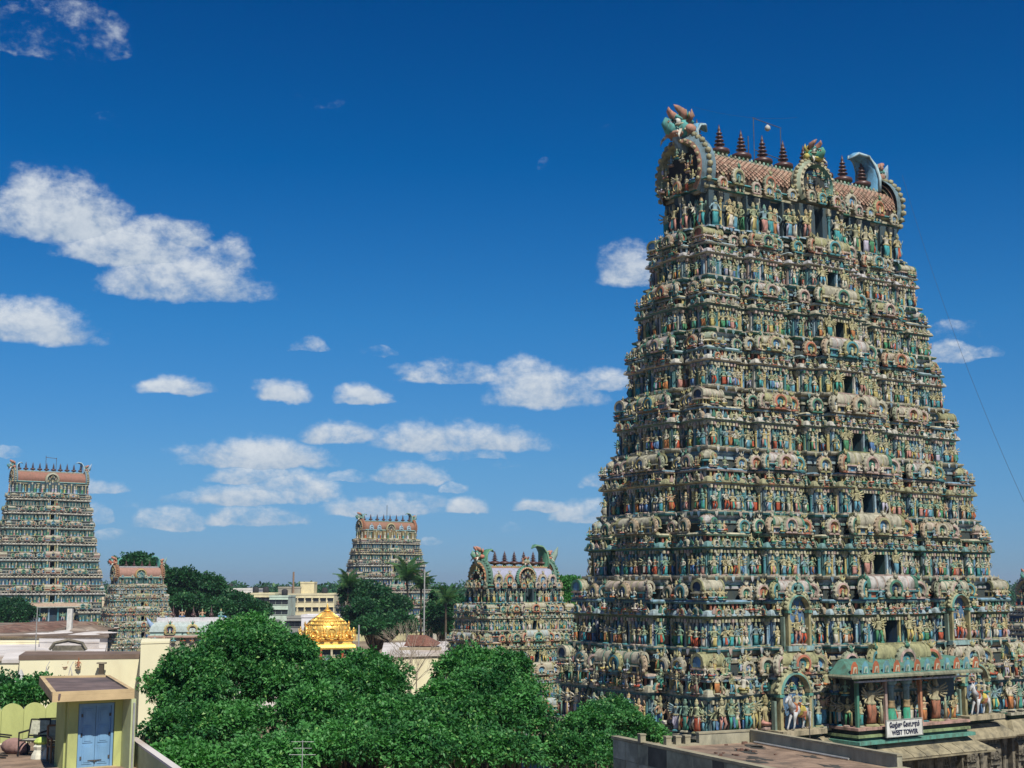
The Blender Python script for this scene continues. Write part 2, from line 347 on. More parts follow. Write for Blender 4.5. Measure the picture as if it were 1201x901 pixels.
def kuta(full=True, n=8):
    """miniature domed shrine, 1 x 1 footprint, 1.2 high"""
    b = MB(); a0 = PI / n
    b.add(*cbox(0, 0, 0, .92, .92, .07), 2)
    b.add(*cbox(0, 0, .07, .60, .60, .24), 5)
    for i in range(n if full else 4):
        t = 2 * PI * i / (n if full else 4) + PI / 4; b.add(*cbox(.37 * math.cos(t), .37 * math.sin(t), .07, .09, .09, .24), 3)
    b.add(*lathe([(.44, .30), (.58, .33), (.58, .37), (.46, .42)], n, ang=a0), 2)
    pr = [(.42, .42), (.52, .50), (.53, .60), (.47, .72), (.34, .83), (.18, .90), (.10, .94)]
    b.add(*lathe(pr, n, ang=a0), 0, n > 8)
    if full:
        for i in range(n):
            t = 2 * PI * i / n + a0; b.add(*tube([((r + .015) * math.cos(t), (r + .015) * math.sin(t), z) for r, z in pr[::2]], .025, 4), 1)
        for i in range(4):
            t = PI / 2 * i; v, f = lathe([(.19, -.06), (.19, .04), (.11, .07)], 8); v = [(x, -z - .5, y + .60) for x, y, z in [(p[0], p[1], p[2]) for p in v]]
            b.add(rot(v, 'Z', t), f, 4); v, f = lathe([(.10, .06), (.08, .09)], 6); v = [(x, -z - .5, y + .60) for x, y, z in v]; b.add(rot(v, 'Z', t), f, 5)
    b.add(*lathe([(.16, .92), (.20, .96), (.07, 1.0), (.10, 1.05), (.05, 1.1), (.01, 1.22)], 6), 6, True)
    return b.T()
def shala(full=True):
    """miniature barrel roofed shrine, 2 long x 1 deep, 1.2 high"""
    b = MB(); b.add(*cbox(0, 0, 0, 1.94, .9, .07), 2); b.add(*cbox(0, 0, .07, 1.7, .62, .22), 5)
    for x in np.linspace(-.88, .88, 7 if full else 4): b.add(*cbox(x, -.36, .07, .08, .1, .23), 3)
    for y in (-.1, .3):
        for x in (-.9, .9): b.add(*cbox(x, y, .07, .08, .1, .23), 3)
    b.add(*cbox(0, 0, .30, 2.08, 1.08, .06), 2); b.add(*cbox(0, 0, .36, 1.9, .9, .05), 1)
    cs = [(-.40, .41), (-.51, .50), (-.52, .64), (-.43, .80), (-.26, .91), (0, .96), (.26, .91), (.43, .80), (.52, .64), (.51, .50), (.40, .41)]
    v = [(x, y, z) for x in (-.95, .95) for y, z in cs]; k = len(cs)
    b.add(v, [(i, i + 1, k + i + 1, k + i) for i in range(k - 1)], 0, True); b.add(v, [tuple(range(k)), tuple(range(2 * k - 1, k - 1, -1))], 5)
    for x in ([-.95, .95, -.62, -.31, .31, .62] if full else [-.95, .95]):
        w = .07 if abs(x) > .9 else .022; e = .05 if abs(x) > .9 else .015
        v = [(xx, y * (1 + e), (z - .6) * (1 + e * 1.6) + .6) for xx in (x - w, x + w) for y, z in cs]
        b.add(v, [(i, i + 1, k + i + 1, k + i) for i in range(k - 1)], 4 if abs(x) > .9 else 1)
        if abs(x) > .9:
            v2 = [(x + math.copysign(w, x), y * q, (z - .6) * q + .6) for q in (1.05, .7) for y, z in cs]
            b.add(v2, [(i, i + 1, k + i + 1, k + i) for i in range(k - 1)], 4)
    b.add(*cbox(0, 0, .955, 1.8, .12, .05), 1)
    for x in (-.6, 0, .6): b.add(*lathe([(.06, .98), (.09, 1.03), (.03, 1.08), (.05, 1.12), (.01, 1.25)], 5, (x, 0)), 6, True)
    return b.T()
def pilaster():
    b = MB(); b.add(*cbox(0, 0, 0, .30, .22, .08), 2); b.add(*lathe([(.09, .08), (.085, .62), (.12, .66), (.08, .70), (.14, .76), (.10, .80)], 6), 0)
    b.add(*cbox(0, 0, .80, .26, .26, .06), 1); b.add(*cbox(0, 0, .86, .40, .24, .14), 2); return b.T()
def post():
    b = MB(); b.add(*box(-.5, .5, -.5, .5, 0, 1), 0); return b.T()
def antefix():
    b = MB(); b.add([(-.5, -.1, 0), (.5, -.1, 0), (.38, -.16, .55), (0, -.1, 1), (-.38, -.16, .55), (.5, .2, 0), (-.5, .2, 0)], [(0, 1, 2, 3, 4), (1, 5, 3, 2), (5, 6, 3), (6, 0, 4, 3)], 0); return b.T()
def beast():
    b = MB(); b.add(*ball((0, .05, .38), (.20, .38, .2), 6, 4), 0, True); b.add(*tube([(0, -.22, .45), (0, -.36, .68), (0, -.42, .80)], [.15, .14, .1], 6), 0, True)
    b.add(*ball((0, -.44, .82), (.14, .18, .13), 6, 4), 0, True); b.add(*ball((0, -.36, .86), (.19, .08, .17), 6, 4), 2, True)
    for s in (-1, 1):
        b.add(*tube([(s * .13, -.2, .4), (s * .15, -.28, .2), (s * .14, -.3, 0)], [.08, .06, .05], 4), 0); b.add(*tube([(s * .15, .3, .35), (s * .2, .2, .15), (s * .16, .32, 0)], [.1, .06, .05], 4), 0)
    b.add(*tube([(0, .4, .42), (.05, .5, .6), (0, .45, .85)], [.05, .04, .06], 4), 2); return b.T()
def horse(skin=(.62, .64, .68)):
    """prancing horse seen from its side (head towards -x), with rider; about 2.4 long, 2.7 high"""
    b = MB(); H = skin
    b.add(*tube([(-.75, 0, 1.35), (-.45, 0, 1.32), (0, 0, 1.25), (.45, 0, 1.28), (.8, 0, 1.30)], [.20, .36, .33, .38, .22], 8), H, True)
    b.add(*tube([(-.6, 0, 1.45), (-.95, 0, 1.85), (-1.0, 0, 2.15)], [.27, .18, .15], 7), H, True)
    b.add(*tube([(-.95, 0, 2.2), (-1.2, 0, 2.08), (-1.42, 0, 1.85)], [.15, .13, .08], 6), H, True)
    for s in (-1, 1): b.add(*tube([(-.95, s * .08, 2.28), (-.93, s * .1, 2.45)], [.05, .01], 4), H)
    b.add(*tube([(-.55, 0, 1.7), (-.8, 0, 2.1), (-.92, 0, 2.36)], [.05, .09, .04], 5), (.15, .12, .10))
    for x, y, k in ((-.6, -.18, -.15), (-.5, .18, -.45), (.62, -.18, .25), (.55, .18, .05)):
        b.add(*tube([(x, y, 1.2), (x + k * .7, y, .72), (x + k, y, .30), (x + k - .12, y, .05)], [.17, .10, .065, .08], 6), H, True)
    b.add(*tube([(.95, 0, 1.4), (1.15, 0, 1.1), (1.1, 0, .6)], [.07, .1, .03], 5), (.5, .48, .42))
    b.add(*tube([(-.28, 0, 1.27), (.3, 0, 1.27)], [.385, .385], 9), (.60, .48, .10)); b.add(*tube([(-.02, 0, 1.18), (.36, 0, 1.18)], [.39, .40], 9), (.50, .22, .14))
    b.add(*tube([(-.62, 0, 1.42), (-.52, 0, 1.38)], [.34, .37], 8), (.5, .15, .08))
    return b.T()
TP = {}
for i in range(6): TP['st%d' % i] = fig_stand(2 if i % 3 else 4, i)
TP['st6'] = fig_stand(6, 2); TP['st7'] = fig_stand(4, 3, halo=True)
for i in range(3): TP['se%d' % i] = fig_seat(i)
TP['gu0'] = fig_stand(8, 0, club=True, halo=True); TP['gu1'] = fig_stand(10, 1, club=True, halo=True)
TP['ga'] = gable(); TP['gl'] = gable(False); TP['ku'] = kuta(); TP['kl'] = kuta(False, 6); TP['sh'] = shala(); TP['sl'] = shala(False)
TP['pi'] = pilaster(); TP['po'] = post(); TP['an'] = antefix(); TP['be'] = beast()
def fig_far():
    b = MB(); b.add(*lathe([(.16, 0), (.11, .3), (.14, .5), (.09, .58), (.16, .72), (.05, .78)], 5, sy=.7), [1] * 10 + [0] * 15 + [0, 0]); b.add(*lathe([(.07, .78), (.08, .86), (.02, 1)], 5), [0] * 5 + [2] * 5 + [2, 2]); return b.T()
TP['ff'] = fig_far()
_b = MB(); _b.add([(-.5, -.1, 0), (.45, -.1, 0), (.30, -.1, .5), (-.15, -.1, 1.25), (-.25, -.1, .6), (-.5, .12, 0), (.45, .12, 0), (.30, .12, .5), (-.15, .12, 1.25), (-.25, .12, .6)], [(0, 1, 2, 3, 4), (9, 8, 7, 6, 5), (0, 4, 9, 5), (4, 3, 8, 9), (3, 2, 7, 8), (2, 1, 6, 7)], 0); TP['fin'] = _b.T()

# ------------------------------------------------------------------ generic sweep round a rectilinear plan
def offset(pl, d):
    n = len(pl); out = []
    for i in range(n):
        p0, p, p1 = pl[i - 1], pl[i], pl[(i + 1) % n]
        a = Vector((p[0] - p0[0], p[1] - p0[1])).normalized(); b = Vector((p1[0] - p[0], p1[1] - p[1])).normalized()
        n0 = Vector((a.y, -a.x)); n1 = Vector((b.y, -b.x)); m = n0 + n1; k = m.dot(n0)
        m = m / k if abs(k) > 1e-3 else n0
        out.append((p[0] + m.x * d, p[1] + m.y * d))
    return out
def sweep(b, pl, prof, cols, cap=True):
    """prof [(offset, z)], cols one colour per step"""
    n = len(pl); rings = []
    v = []
    for d, z in prof: v += [(x, y, z) for x, y in offset(pl, d)]
    f = []; c = []
    for j in range(len(prof) - 1):
        for i in range(n): f.append((j * n + i, j * n + (i + 1) % n, (j + 1) * n + (i + 1) % n, (j + 1) * n + i)); c.append(cols[min(j, len(cols) - 1)])
    if cap: f.append(tuple((len(prof) - 1) * n + i for i in range(n))); c.append(cols[-1])
    b.add(v, f, c)
def plan(w, d, bays, sbays, s=1):
    """closed outline, counter-clockwise from the front left corner, and its segments"""
    pts = []; seg = []
    for side, (L, O, B) in enumerate([(w, d, bays), (d, w, sbays), (w, d, bays), (d, w, sbays)]):
        c, sn = [(1, 0), (0, 1), (-1, 0), (0, -1)][side]
        loc = []
        for (a, b_, off, kind) in B:
            for t in (a, b_): loc.append((t * L / 2, -(O / 2 + off * s)))
            if len(loc) >= 4 and abs(loc[-3][1] - loc[-2][1]) > .3:
                Q = [(x * c - y * sn, x * sn + y * c) for x, y in loc[-3:-1]]; seg.append((Q[0], Q[1], 'jog', side))
            elif len(loc) >= 4: seg.append((None, None, 'none', side))
            q = loc[-2:]; Q = [(x * c - y * sn, x * sn + y * c) for x, y in q]; seg.append((Q[0], Q[1], kind, side))
        for q in loc[:-1] if True else loc: pts.append((q[0] * c - q[1] * sn, q[0] * sn + q[1] * c))
    out = []
    for p in pts:
        if not out or (abs(p[0] - out[-1][0]) + abs(p[1] - out[-1][1])) > 1e-4: out.append(p)
    return out, seg
def notch(pl, hw, depth):
    """cut a doorway hw half-wide and depth deep into the middle of the front"""
    out = []
    for i, p in enumerate(pl):
        out.append(p); q = pl[(i + 1) % len(pl)]
        if abs(p[1] - q[1]) < 1e-6 and p[0] < -hw and q[0] > hw and p[1] < 0:
            out += [(-hw, p[1]), (-hw, p[1] + depth), (hw, p[1] + depth), (hw, p[1])]
    return out
def mirror(half):   # half bays from the corner to the centre
    return half + [(-b, -a, o, k) for a, b, o, k in reversed(half[:-1])]
BF = mirror([(-1, -.80, 0, 'corner'), (-.80, -.66, -.45, 'recess'), (-.66, -.42, .45, 'niche'), (-.42, -.32, -.15, 'recess'), (-.32, -.20, .8, 'stage'), (-.20, .20, 1.75, 'centre')])
BS = mirror([(-1, -.62, 0, 'corner'), (-.62, -.36, -.4, 'recess'), (-.36, .36, .7, 'centre')])

class Tower:
    def __init__(s, name, label, cat, loc, rz, mat, group=None, lod=0):
        s.root = thing(name, label, cat, loc, rz, group); s.items = {}; s.mat = mat; s.lod = lod; s.M = Matrix.Translation(loc) @ Matrix.Rotation(rz, 4, 'Z')
    def put(s, kind, tpl, loc, rz=0, sc=1, pal=None, vis=1.0):
        sc = tuple(sc) if hasattr(sc, '__len__') else (sc,) * 3
        s.items.setdefault(kind, []).append((tpl, tuple(loc), rz, sc, pal, vis))
    def flush(s, limit=300, nvar=10):
        for kind, L in s.items.items():
            cp = Vector((0, 0, CAMZ))
            def key(it):
                p = s.M @ Vector(it[1]); return it[5] * max(it[3]) / (p - cp).length
            lim = limit.get(kind, 290) if isinstance(limit, dict) else min(limit, 290)
            L = sorted(L, key=key, reverse=True); A, B = L[:lim], L[lim:]
            cache = {}
            for i, (tpl, loc, rz, sc, pal, vis) in enumerate(A):
                k = (tpl, i % nvar)
                if k not in cache: cache[k] = MB().put(TP[tpl], pal=pal).mesh(kind, s.mat)
                link(kind, cache[k], s.root, loc, rz, sc)
            if B:
                b = MB()
                for (tpl, loc, rz, sc, pal, vis) in B: b.put(TP[tpl], loc, rz, sc, pal)
                b.build('small_' + kind + '_rows' if A else kind + '_rows', s.mat, s.root, kind='stuff')

def along(p, q, sp, jit=.0, end=.5):
    L = math.hypot(q[0] - p[0], q[1] - p[1]); n = max(1, int(round(L / sp))) if L > sp * .7 else 0
    dx, dy = (q[0] - p[0]) / max(L, 1e-6), (q[1] - p[1]) / max(L, 1e-6); nx, ny = dy, -dx
    for i in range(n):
        t = (i + end) / n * L + random.uniform(-jit, jit) * sp
        yield p[0] + dx * t, p[1] + dy * t, nx, ny, math.atan2(nx, -ny)

def tiers(T, Wd, Dd, zs, s=1.0, density=1.0, lod=0, bays=BF, sbays=BS, bright=0, door=(.74, .42), doors_from=0, palset=None, tone=.30):
    """storeys of sculpture between the ledges zs[0] .. zs[-1]; Wd, Dd outer sizes at every ledge"""
    N = len(zs) - 1
    GA, KU, SH = ('ga', 'ku', 'sh') if lod < 2 else ('gl', 'kl', 'sl')
    bands = palset or ['teal', 'green', 'cream', 'lilac', 'sky', 'sky', 'stone', 'white', 'olive', 'blue', 'pink']
    for i in range(N):
        z0, h = zs[i], zs[i + 1] - zs[i]; k = Wd[i] / Wd[0] * s
        w, d = Wd[i] - .9 * s, Dd[i] - .9 * s; w2, d2 = Wd[i + 1] - .9 * s, Dd[i + 1] - .9 * s
        pl, seg = plan(w, d, bays, sbays, k); pl2, seg2 = plan(w2, d2, bays, sbays, Wd[i + 1] / Wd[0] * s)
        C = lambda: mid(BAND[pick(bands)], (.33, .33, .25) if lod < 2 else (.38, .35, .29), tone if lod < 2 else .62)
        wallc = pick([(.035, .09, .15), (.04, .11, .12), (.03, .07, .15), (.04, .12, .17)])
        # ledge
        b = MB(); c1, c2 = C(), pick([BAND['green'], BAND['teal'], BAND['stone']])
        sweep(b, pl, [(.0, z0 - .13 * h), (.16 * s, z0 - .10 * h), (.16 * s, z0 - .065 * h), (.42 * s, z0 - .045 * h), (.48 * s, z0 - .02 * h), (.48 * s, z0), (.2 * s, z0 + .001)], [BAND['sky'] if i % 2 else C(), BAND['white'] if i % 3 else c1, c2, c2, BAND['stone'], c2, c2])
        b.build('ledge', T.mat, T.root)
        # wall with doorway
        b = MB(); hw = (door[0] * k if door else 0)
        pw = notch(pl, hw, 2.6 * s) if door else pl
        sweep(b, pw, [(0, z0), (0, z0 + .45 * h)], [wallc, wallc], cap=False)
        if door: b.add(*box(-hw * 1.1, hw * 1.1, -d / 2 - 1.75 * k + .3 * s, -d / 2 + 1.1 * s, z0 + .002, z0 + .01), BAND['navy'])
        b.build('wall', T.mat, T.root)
        if door:
            yc = -(d / 2 + 1.75 * k if bays is BF else d / 2 + max(o for _, _, o, _ in bays) * k)
            for sx in (-1, 1):
                T.put('door_jamb', 'po', (sx * (hw + .10 * s), yc - .06 * s, z0), 0, (.16 * s, .2 * s, .41 * h), [pick([BAND['yellow'], BAND['white'], BAND['sky'], BAND['pink']])])
        # overhanging curved eave
        b = MB(); c1, c2, c3 = C(), C(), C()
        sweep(b, pl, [(0, z0 + .37 * h), (.10 * s, z0 + .385 * h), (.10 * s, z0 + .41 * h), (.30 * s, z0 + .422 * h), (.36 * s, z0 + .435 * h), (.34 * s, z0 + .46 * h), (.26 * s, z0 + .495 * h), (.12 * s, z0 + .515 * h), (.05 * s, z0 + .52 * h)], [c1, c1, c2, BAND['green'] if i % 2 else c2, c3, c3, c3, c1, c1])
        b.build('eave', T.mat, T.root)
        # neck band
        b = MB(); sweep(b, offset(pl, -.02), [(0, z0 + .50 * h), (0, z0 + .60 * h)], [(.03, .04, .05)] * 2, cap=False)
        c1 = C(); sweep(b, pl, [(0, z0 + .595 * h), (.26 * s, z0 + .605 * h), (.30 * s, z0 + .63 * h), (.20 * s, z0 + .655 * h), (-.2 * s, z0 + .657 * h)], [c1, C(), c1, c1, BAND['stone']])
        b.build('cornice', T.mat, T.root)
        # wall behind the miniature shrines and mouldings under the next ledge
        b = MB(); q = [C() for _ in range(5)]
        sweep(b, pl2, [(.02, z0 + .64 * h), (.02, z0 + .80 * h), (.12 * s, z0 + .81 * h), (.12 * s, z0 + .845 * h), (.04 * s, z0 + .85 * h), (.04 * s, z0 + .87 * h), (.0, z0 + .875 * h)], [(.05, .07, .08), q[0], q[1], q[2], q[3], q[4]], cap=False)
        b.build('moulding', T.mat, T.root)
        yF = -d / 2
        for si, (p, qq, kind, side) in enumerate(seg):
            if side == 2 or p is None or seg2[si][0] is None: continue
            vis = 1.0 if side == 0 else (.8 if side == 3 else .15)
            p2, q2 = seg2[si][0], seg2[si][1]
            cx_, cy_ = (p[0] + qq[0]) / 2, (p[1] + qq[1]) / 2; L = math.hypot(qq[0] - p[0], qq[1] - p[1])
            nx, ny = (qq[1] - p[1]) / L, -(qq[0] - p[0]) / L; th = math.atan2(nx, -ny)
            hs_ = .335 * h
            # standing figures and pilasters on the ledge
            sp = .50 * s / density
            j = 0
            for (x, y, _, _, _) in along(p, qq, sp, .12):
                if kind == 'centre' and side == 0 and door and abs(x) < hw + 1.25 * k: continue
                j += 1
                if lod < 2 and (j % 4 == 2):
                    T.put('pilaster', 'pi', (x + nx * .10 * s, y + ny * .10 * s, z0), th, (.9 * s, .9 * s, .375 * h), [pick([BAND['yellow'], BAND['white'], BAND['teal'], BAND['green'], BAND['sky'], BAND['pink'], BAND['stone']]), pick([BAND['brick'], BAND['cream'], BAND['blue']]), C()], vis)
                else:
                    t = 'ff' if lod >= 2 else 'st%d' % random.randrange(8)
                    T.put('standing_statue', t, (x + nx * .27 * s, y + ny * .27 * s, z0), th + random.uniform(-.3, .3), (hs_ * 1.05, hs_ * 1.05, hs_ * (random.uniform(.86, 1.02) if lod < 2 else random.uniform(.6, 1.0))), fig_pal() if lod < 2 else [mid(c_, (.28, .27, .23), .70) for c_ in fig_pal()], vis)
            if kind == 'centre' and side == 0 and door:
                for sx in (-1, 1):
                    T.put('guardian_statue', 'ff' if lod >= 2 else 'gu%d' % (i % 2), (sx * (hw + .85 * k), cy_ - .34 * s, z0), sx * .1, (.44 * h,) * 3, [(.50, .47, .28), pick(CLOTH), (.44, .42, .26), pick(CLOTH), BAND['olive']], 3)
            if lod == 2:
                for (x, y, _, _, _) in along(p, qq, .9 * s, .2):
                    T.put('leaf_ornament', 'an', (x + nx * .33 * s, y + ny * .33 * s, z0 + .47 * h), th, (.5 * s, .5 * s, random.uniform(.06, .14) * h), [mid(C(), (.2, .22, .2), .3)], vis)
                for (x, y, _, _, _) in along(p, qq, .8 * s, .1):
                    T.put('dwarf_post', 'po', (x + nx * .08 * s, y + ny * .08 * s, z0 + .515 * h), th, (.25 * s, .13 * s, .085 * h), [C()], vis)
                for (x, y, _, _, _) in along(p2, q2, 1.0 * s, .2):
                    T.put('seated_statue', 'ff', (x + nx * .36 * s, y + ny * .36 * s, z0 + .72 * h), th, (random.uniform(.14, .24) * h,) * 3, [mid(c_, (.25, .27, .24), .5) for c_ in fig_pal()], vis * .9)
            # small leaf ornaments and dwarf posts
            if lod < 2:
                for (x, y, _, _, _) in along(p, qq, .40 * s / density, .05):
                    if kind == 'centre' and side == 0 and door and abs(x) < hw + .35: continue
                    T.put('engaged_column', 'po', (x + nx * .04 * s, y + ny * .04 * s, z0 + .001), th, (.20 * s, .10 * s, .345 * h), [mid(pick([BAND['sky'], BAND['teal'], BAND['green'], BAND['white'], BAND['pink'], BAND['blue'], BAND['yellow'], BAND['lilac']]), (.2, .22, .2), .25)], vis * .8)
                for (x, y, _, _, _) in along(p, qq, .30 * s / density, .1):
                    T.put('bracket', 'po', (x + nx * .13 * s, y + ny * .13 * s, z0 + .345 * h), th, (.17 * s, .26 * s, .045 * h), [pick([BAND['stone'], BAND['cream'], BAND['olive'], BAND['green'], BAND['pink']])], vis * .7)
                for (x, y, _, _, _) in along(p, qq, .36 * s / density, .02):
                    T.put('dwarf_post', 'po', (x + nx * .08 * s, y + ny * .08 * s, z0 + .515 * h), th, (.13 * s, .13 * s, .085 * h), [pick([BAND['white'], BAND['yellow'], BAND['teal'], BAND['sky'], BAND['green'], BAND['brick']])], vis)
                for (x, y, _, _, _) in along(p, qq, 1.15 * s / density, .12):
                    g_ = random.uniform(.13, .17) * h
                    T.put('small_gable', 'gl', (x + nx * .34 * s, y + ny * .34 * s, z0 + .43 * h), th, (g_ * .9, g_, g_ * .85), k_pal(), vis)
                for (x, y, _, _, _) in along(p, qq, .5 * s / density, .08):
                    T.put('leaf_ornament', 'an', (x + nx * .33 * s, y + ny * .33 * s, z0 + .47 * h), th, (.36 * s, .5 * s, random.uniform(.07, .12) * h), [pick([BAND['stone'], BAND['green'], BAND['cream'], BAND['pink'], BAND['teal'], BAND['olive']])], vis)
                for (x, y, _, _, _) in along(p2, q2, .75 * s / density, .1):
                    T.put('leaf_ornament', 'an', (x + nx * .46 * s, y + ny * .46 * s, z0 + .985 * h), th, (.3 * s, .4 * s, -.08 * h), [C()], vis)
            # miniature shrines
            zt = z0 + .657 * h; H_ = .30 * h
            bx, by = (cx_ + (p2[0] + q2[0]) / 2) / 2, (cy_ + (p2[1] + q2[1]) / 2) / 2
            dp = .85 * s
            if kind in ('corner', 'jog'): continue
            if kind in ('niche', 'centre', 'stage'):
                big = kind == 'centre' and side == 0
                hh = H_ * (1.28 if big else 1.0)
                if kind != 'stage':
                    T.put('barrel_shrine', SH, (cx_ + nx * .0, cy_ + ny * .0, zt), th, (L * .42, dp, hh * .94), s_pal(), vis * 2)
                    gs = hh * (1.05 if kind == 'niche' else .95)
                    T.put('horseshoe_gable', GA, (cx_ + nx * .56 * s, cy_ + ny * .56 * s, zt + .02), th, (gs, gs * .8, gs * .88), k_pal(), vis * 2)
                    for sx in (-1, 1):
                        ux, uy = -ny, nx
                        o = L * .45
                        T.put('horseshoe_gable', GA, (cx_ + ux * sx * o + nx * .30 * s, cy_ + uy * sx * o + ny * .30 * s, zt), th - sx * .35, (gs * .86, gs * .7, gs * .84), k_pal(), vis)
                        if lod < 2:
                            T.put('seated_statue', 'se%d' % random.randrange(3), (cx_ + ux * sx * o * .5 + nx * .52 * s, cy_ + uy * sx * o * .5 + ny * .52 * s, zt), th, (H_ * .62,) * 3, fig_pal(), vis)
                else:
                    gs = H_ * 1.02
                    T.put('horseshoe_gable', GA, (cx_ + nx * .3 * s, cy_ + ny * .3 * s, zt), th, (gs, gs * .8, gs * .9), k_pal(), vis)
            else:
                for jj, (x, y, _, _, _) in enumerate(along(p, qq, .95 * s, .05)):
                    gs = H_ * random.uniform(.72, .95)
                    if jj % 2 == 0: T.put('horseshoe_gable', GA, (x + nx * .25 * s, y + ny * .25 * s, zt), th, (gs * .95, gs * .7, gs * .85), k_pal(), vis)
                    elif lod < 2: T.put('seated_statue', 'se%d' % random.randrange(3), (x + nx * .3 * s, y + ny * .3 * s, zt), th, (gs * 1.0,) * 3, fig_pal(), vis)
            # figures perched along the cornice and in front of the shrines
            if lod < 2:
                for (x, y, _, _, _) in along(p, qq, .60 * s / density, .2):
                    T.put('seated_statue', 'se%d' % random.randrange(3), (x + nx * .42 * s, y + ny * .42 * s, z0 + .49 * h), th + random.uniform(-.3, .3), (random.uniform(.12, .18) * h,) * 3, fig_pal(), vis)
                for (x, y, _, _, _) in along(p2, q2, .80 * s / density, .2):
                    if random.random() < .7: T.put('seated_statue', 'se%d' % random.randrange(3), (x + nx * .36 * s, y + ny * .36 * s, z0 + .74 * h), th, (random.uniform(.16, .22) * h,) * 3, fig_pal(), vis * .9)
        # corner bays
        for sx in (-1, 1):
            for sy in (-1, 1):
                if sx > 0 and sy > 0 and lod < 1: pass
                cw = .20 * w / 2; zt = z0 + .657 * h; H_ = .30 * h
                vis = 1.5 if (sy < 0 or sx < 0) else .2
                T.put('domed_shrine' if i % 3 else 'barrel_shrine', KU if i % 3 else SH, (sx * (w / 2 - .55 * s), sy * (d / 2 - .55 * s), zt), 0, (1.25 * s, 1.25 * s, H_ * .98) if i % 3 else (.95 * s, 1.1 * s, H_), s_pal(), vis)
                for ax in (0, 1):
                    if sy > 0 and ax == 0: continue
                    th = 0 if ax == 0 else (-PI / 2 if sx < 0 else PI / 2)
                    gs = H_ * .86
                    L1 = (w / 2 - cw * 1.15) if ax == 0 else (d / 2 - .30 * d / 2)
                    gx = sx * (w / 2 - cw * 1.55) if ax == 0 else sx * (w / 2 + .2 * s)
                    gy = -(d / 2 + .2 * s) if ax == 0 else sy * (d / 2 - .30 * d / 2 * 1.1)
                    T.put('horseshoe_gable', GA, (gx, gy, zt), th, (gs, gs * .7, gs * .95), k_pal(), 1)
                if lod < 2:
                    for t in range(4):
                        gx = sx * (w / 2 - random.uniform(-.1, 1.4) * s); T.put('seated_statue', 'se%d' % (t % 3), (gx, sy * (d / 2 + .25 * s), zt), 0 if sy < 0 else PI, (H_ * .6,) * 3, fig_pal(), .8)
                        gy = sy * (d / 2 - random.uniform(-.1, 1.4) * s); T.put('seated_statue', 'se%d' % (t % 3), (sx * (w / 2 + .25 * s), gy, zt), sx * PI / 2, (H_ * .6,) * 3, fig_pal(), .8)
    pl, seg = plan(Wd[-1] - .9 * s, Dd[-1] - .9 * s, bays, sbays, Wd[-1] / Wd[0] * s)
    return pl, seg

def finial_mesh(name='finial', mat=None):
    b = MB(); b.add(*lathe([(.20, 0), (.26, .05), (.16, .10), (.13, .2), (.38, .27), (.52, .40), (.50, .56), (.28, .68), (.14, .74), (.13, .80), (.27, .84), (.27, .90), (.12, .97), (.12, 1.02), (.23, 1.06), (.23, 1.12), (.10, 1.19), (.10, 1.24), (.19, 1.28), (.19, 1.34), (.085, 1.41), (.085, 1.45), (.15, 1.49), (.15, 1.55), (.06, 1.62), (.09, 1.70), (.05, 1.84), (.01, 2.05)], 14), (.1, .03, .03), True)
    return b.mesh(name, mat or M['copper'])
FIN = finial_mesh()

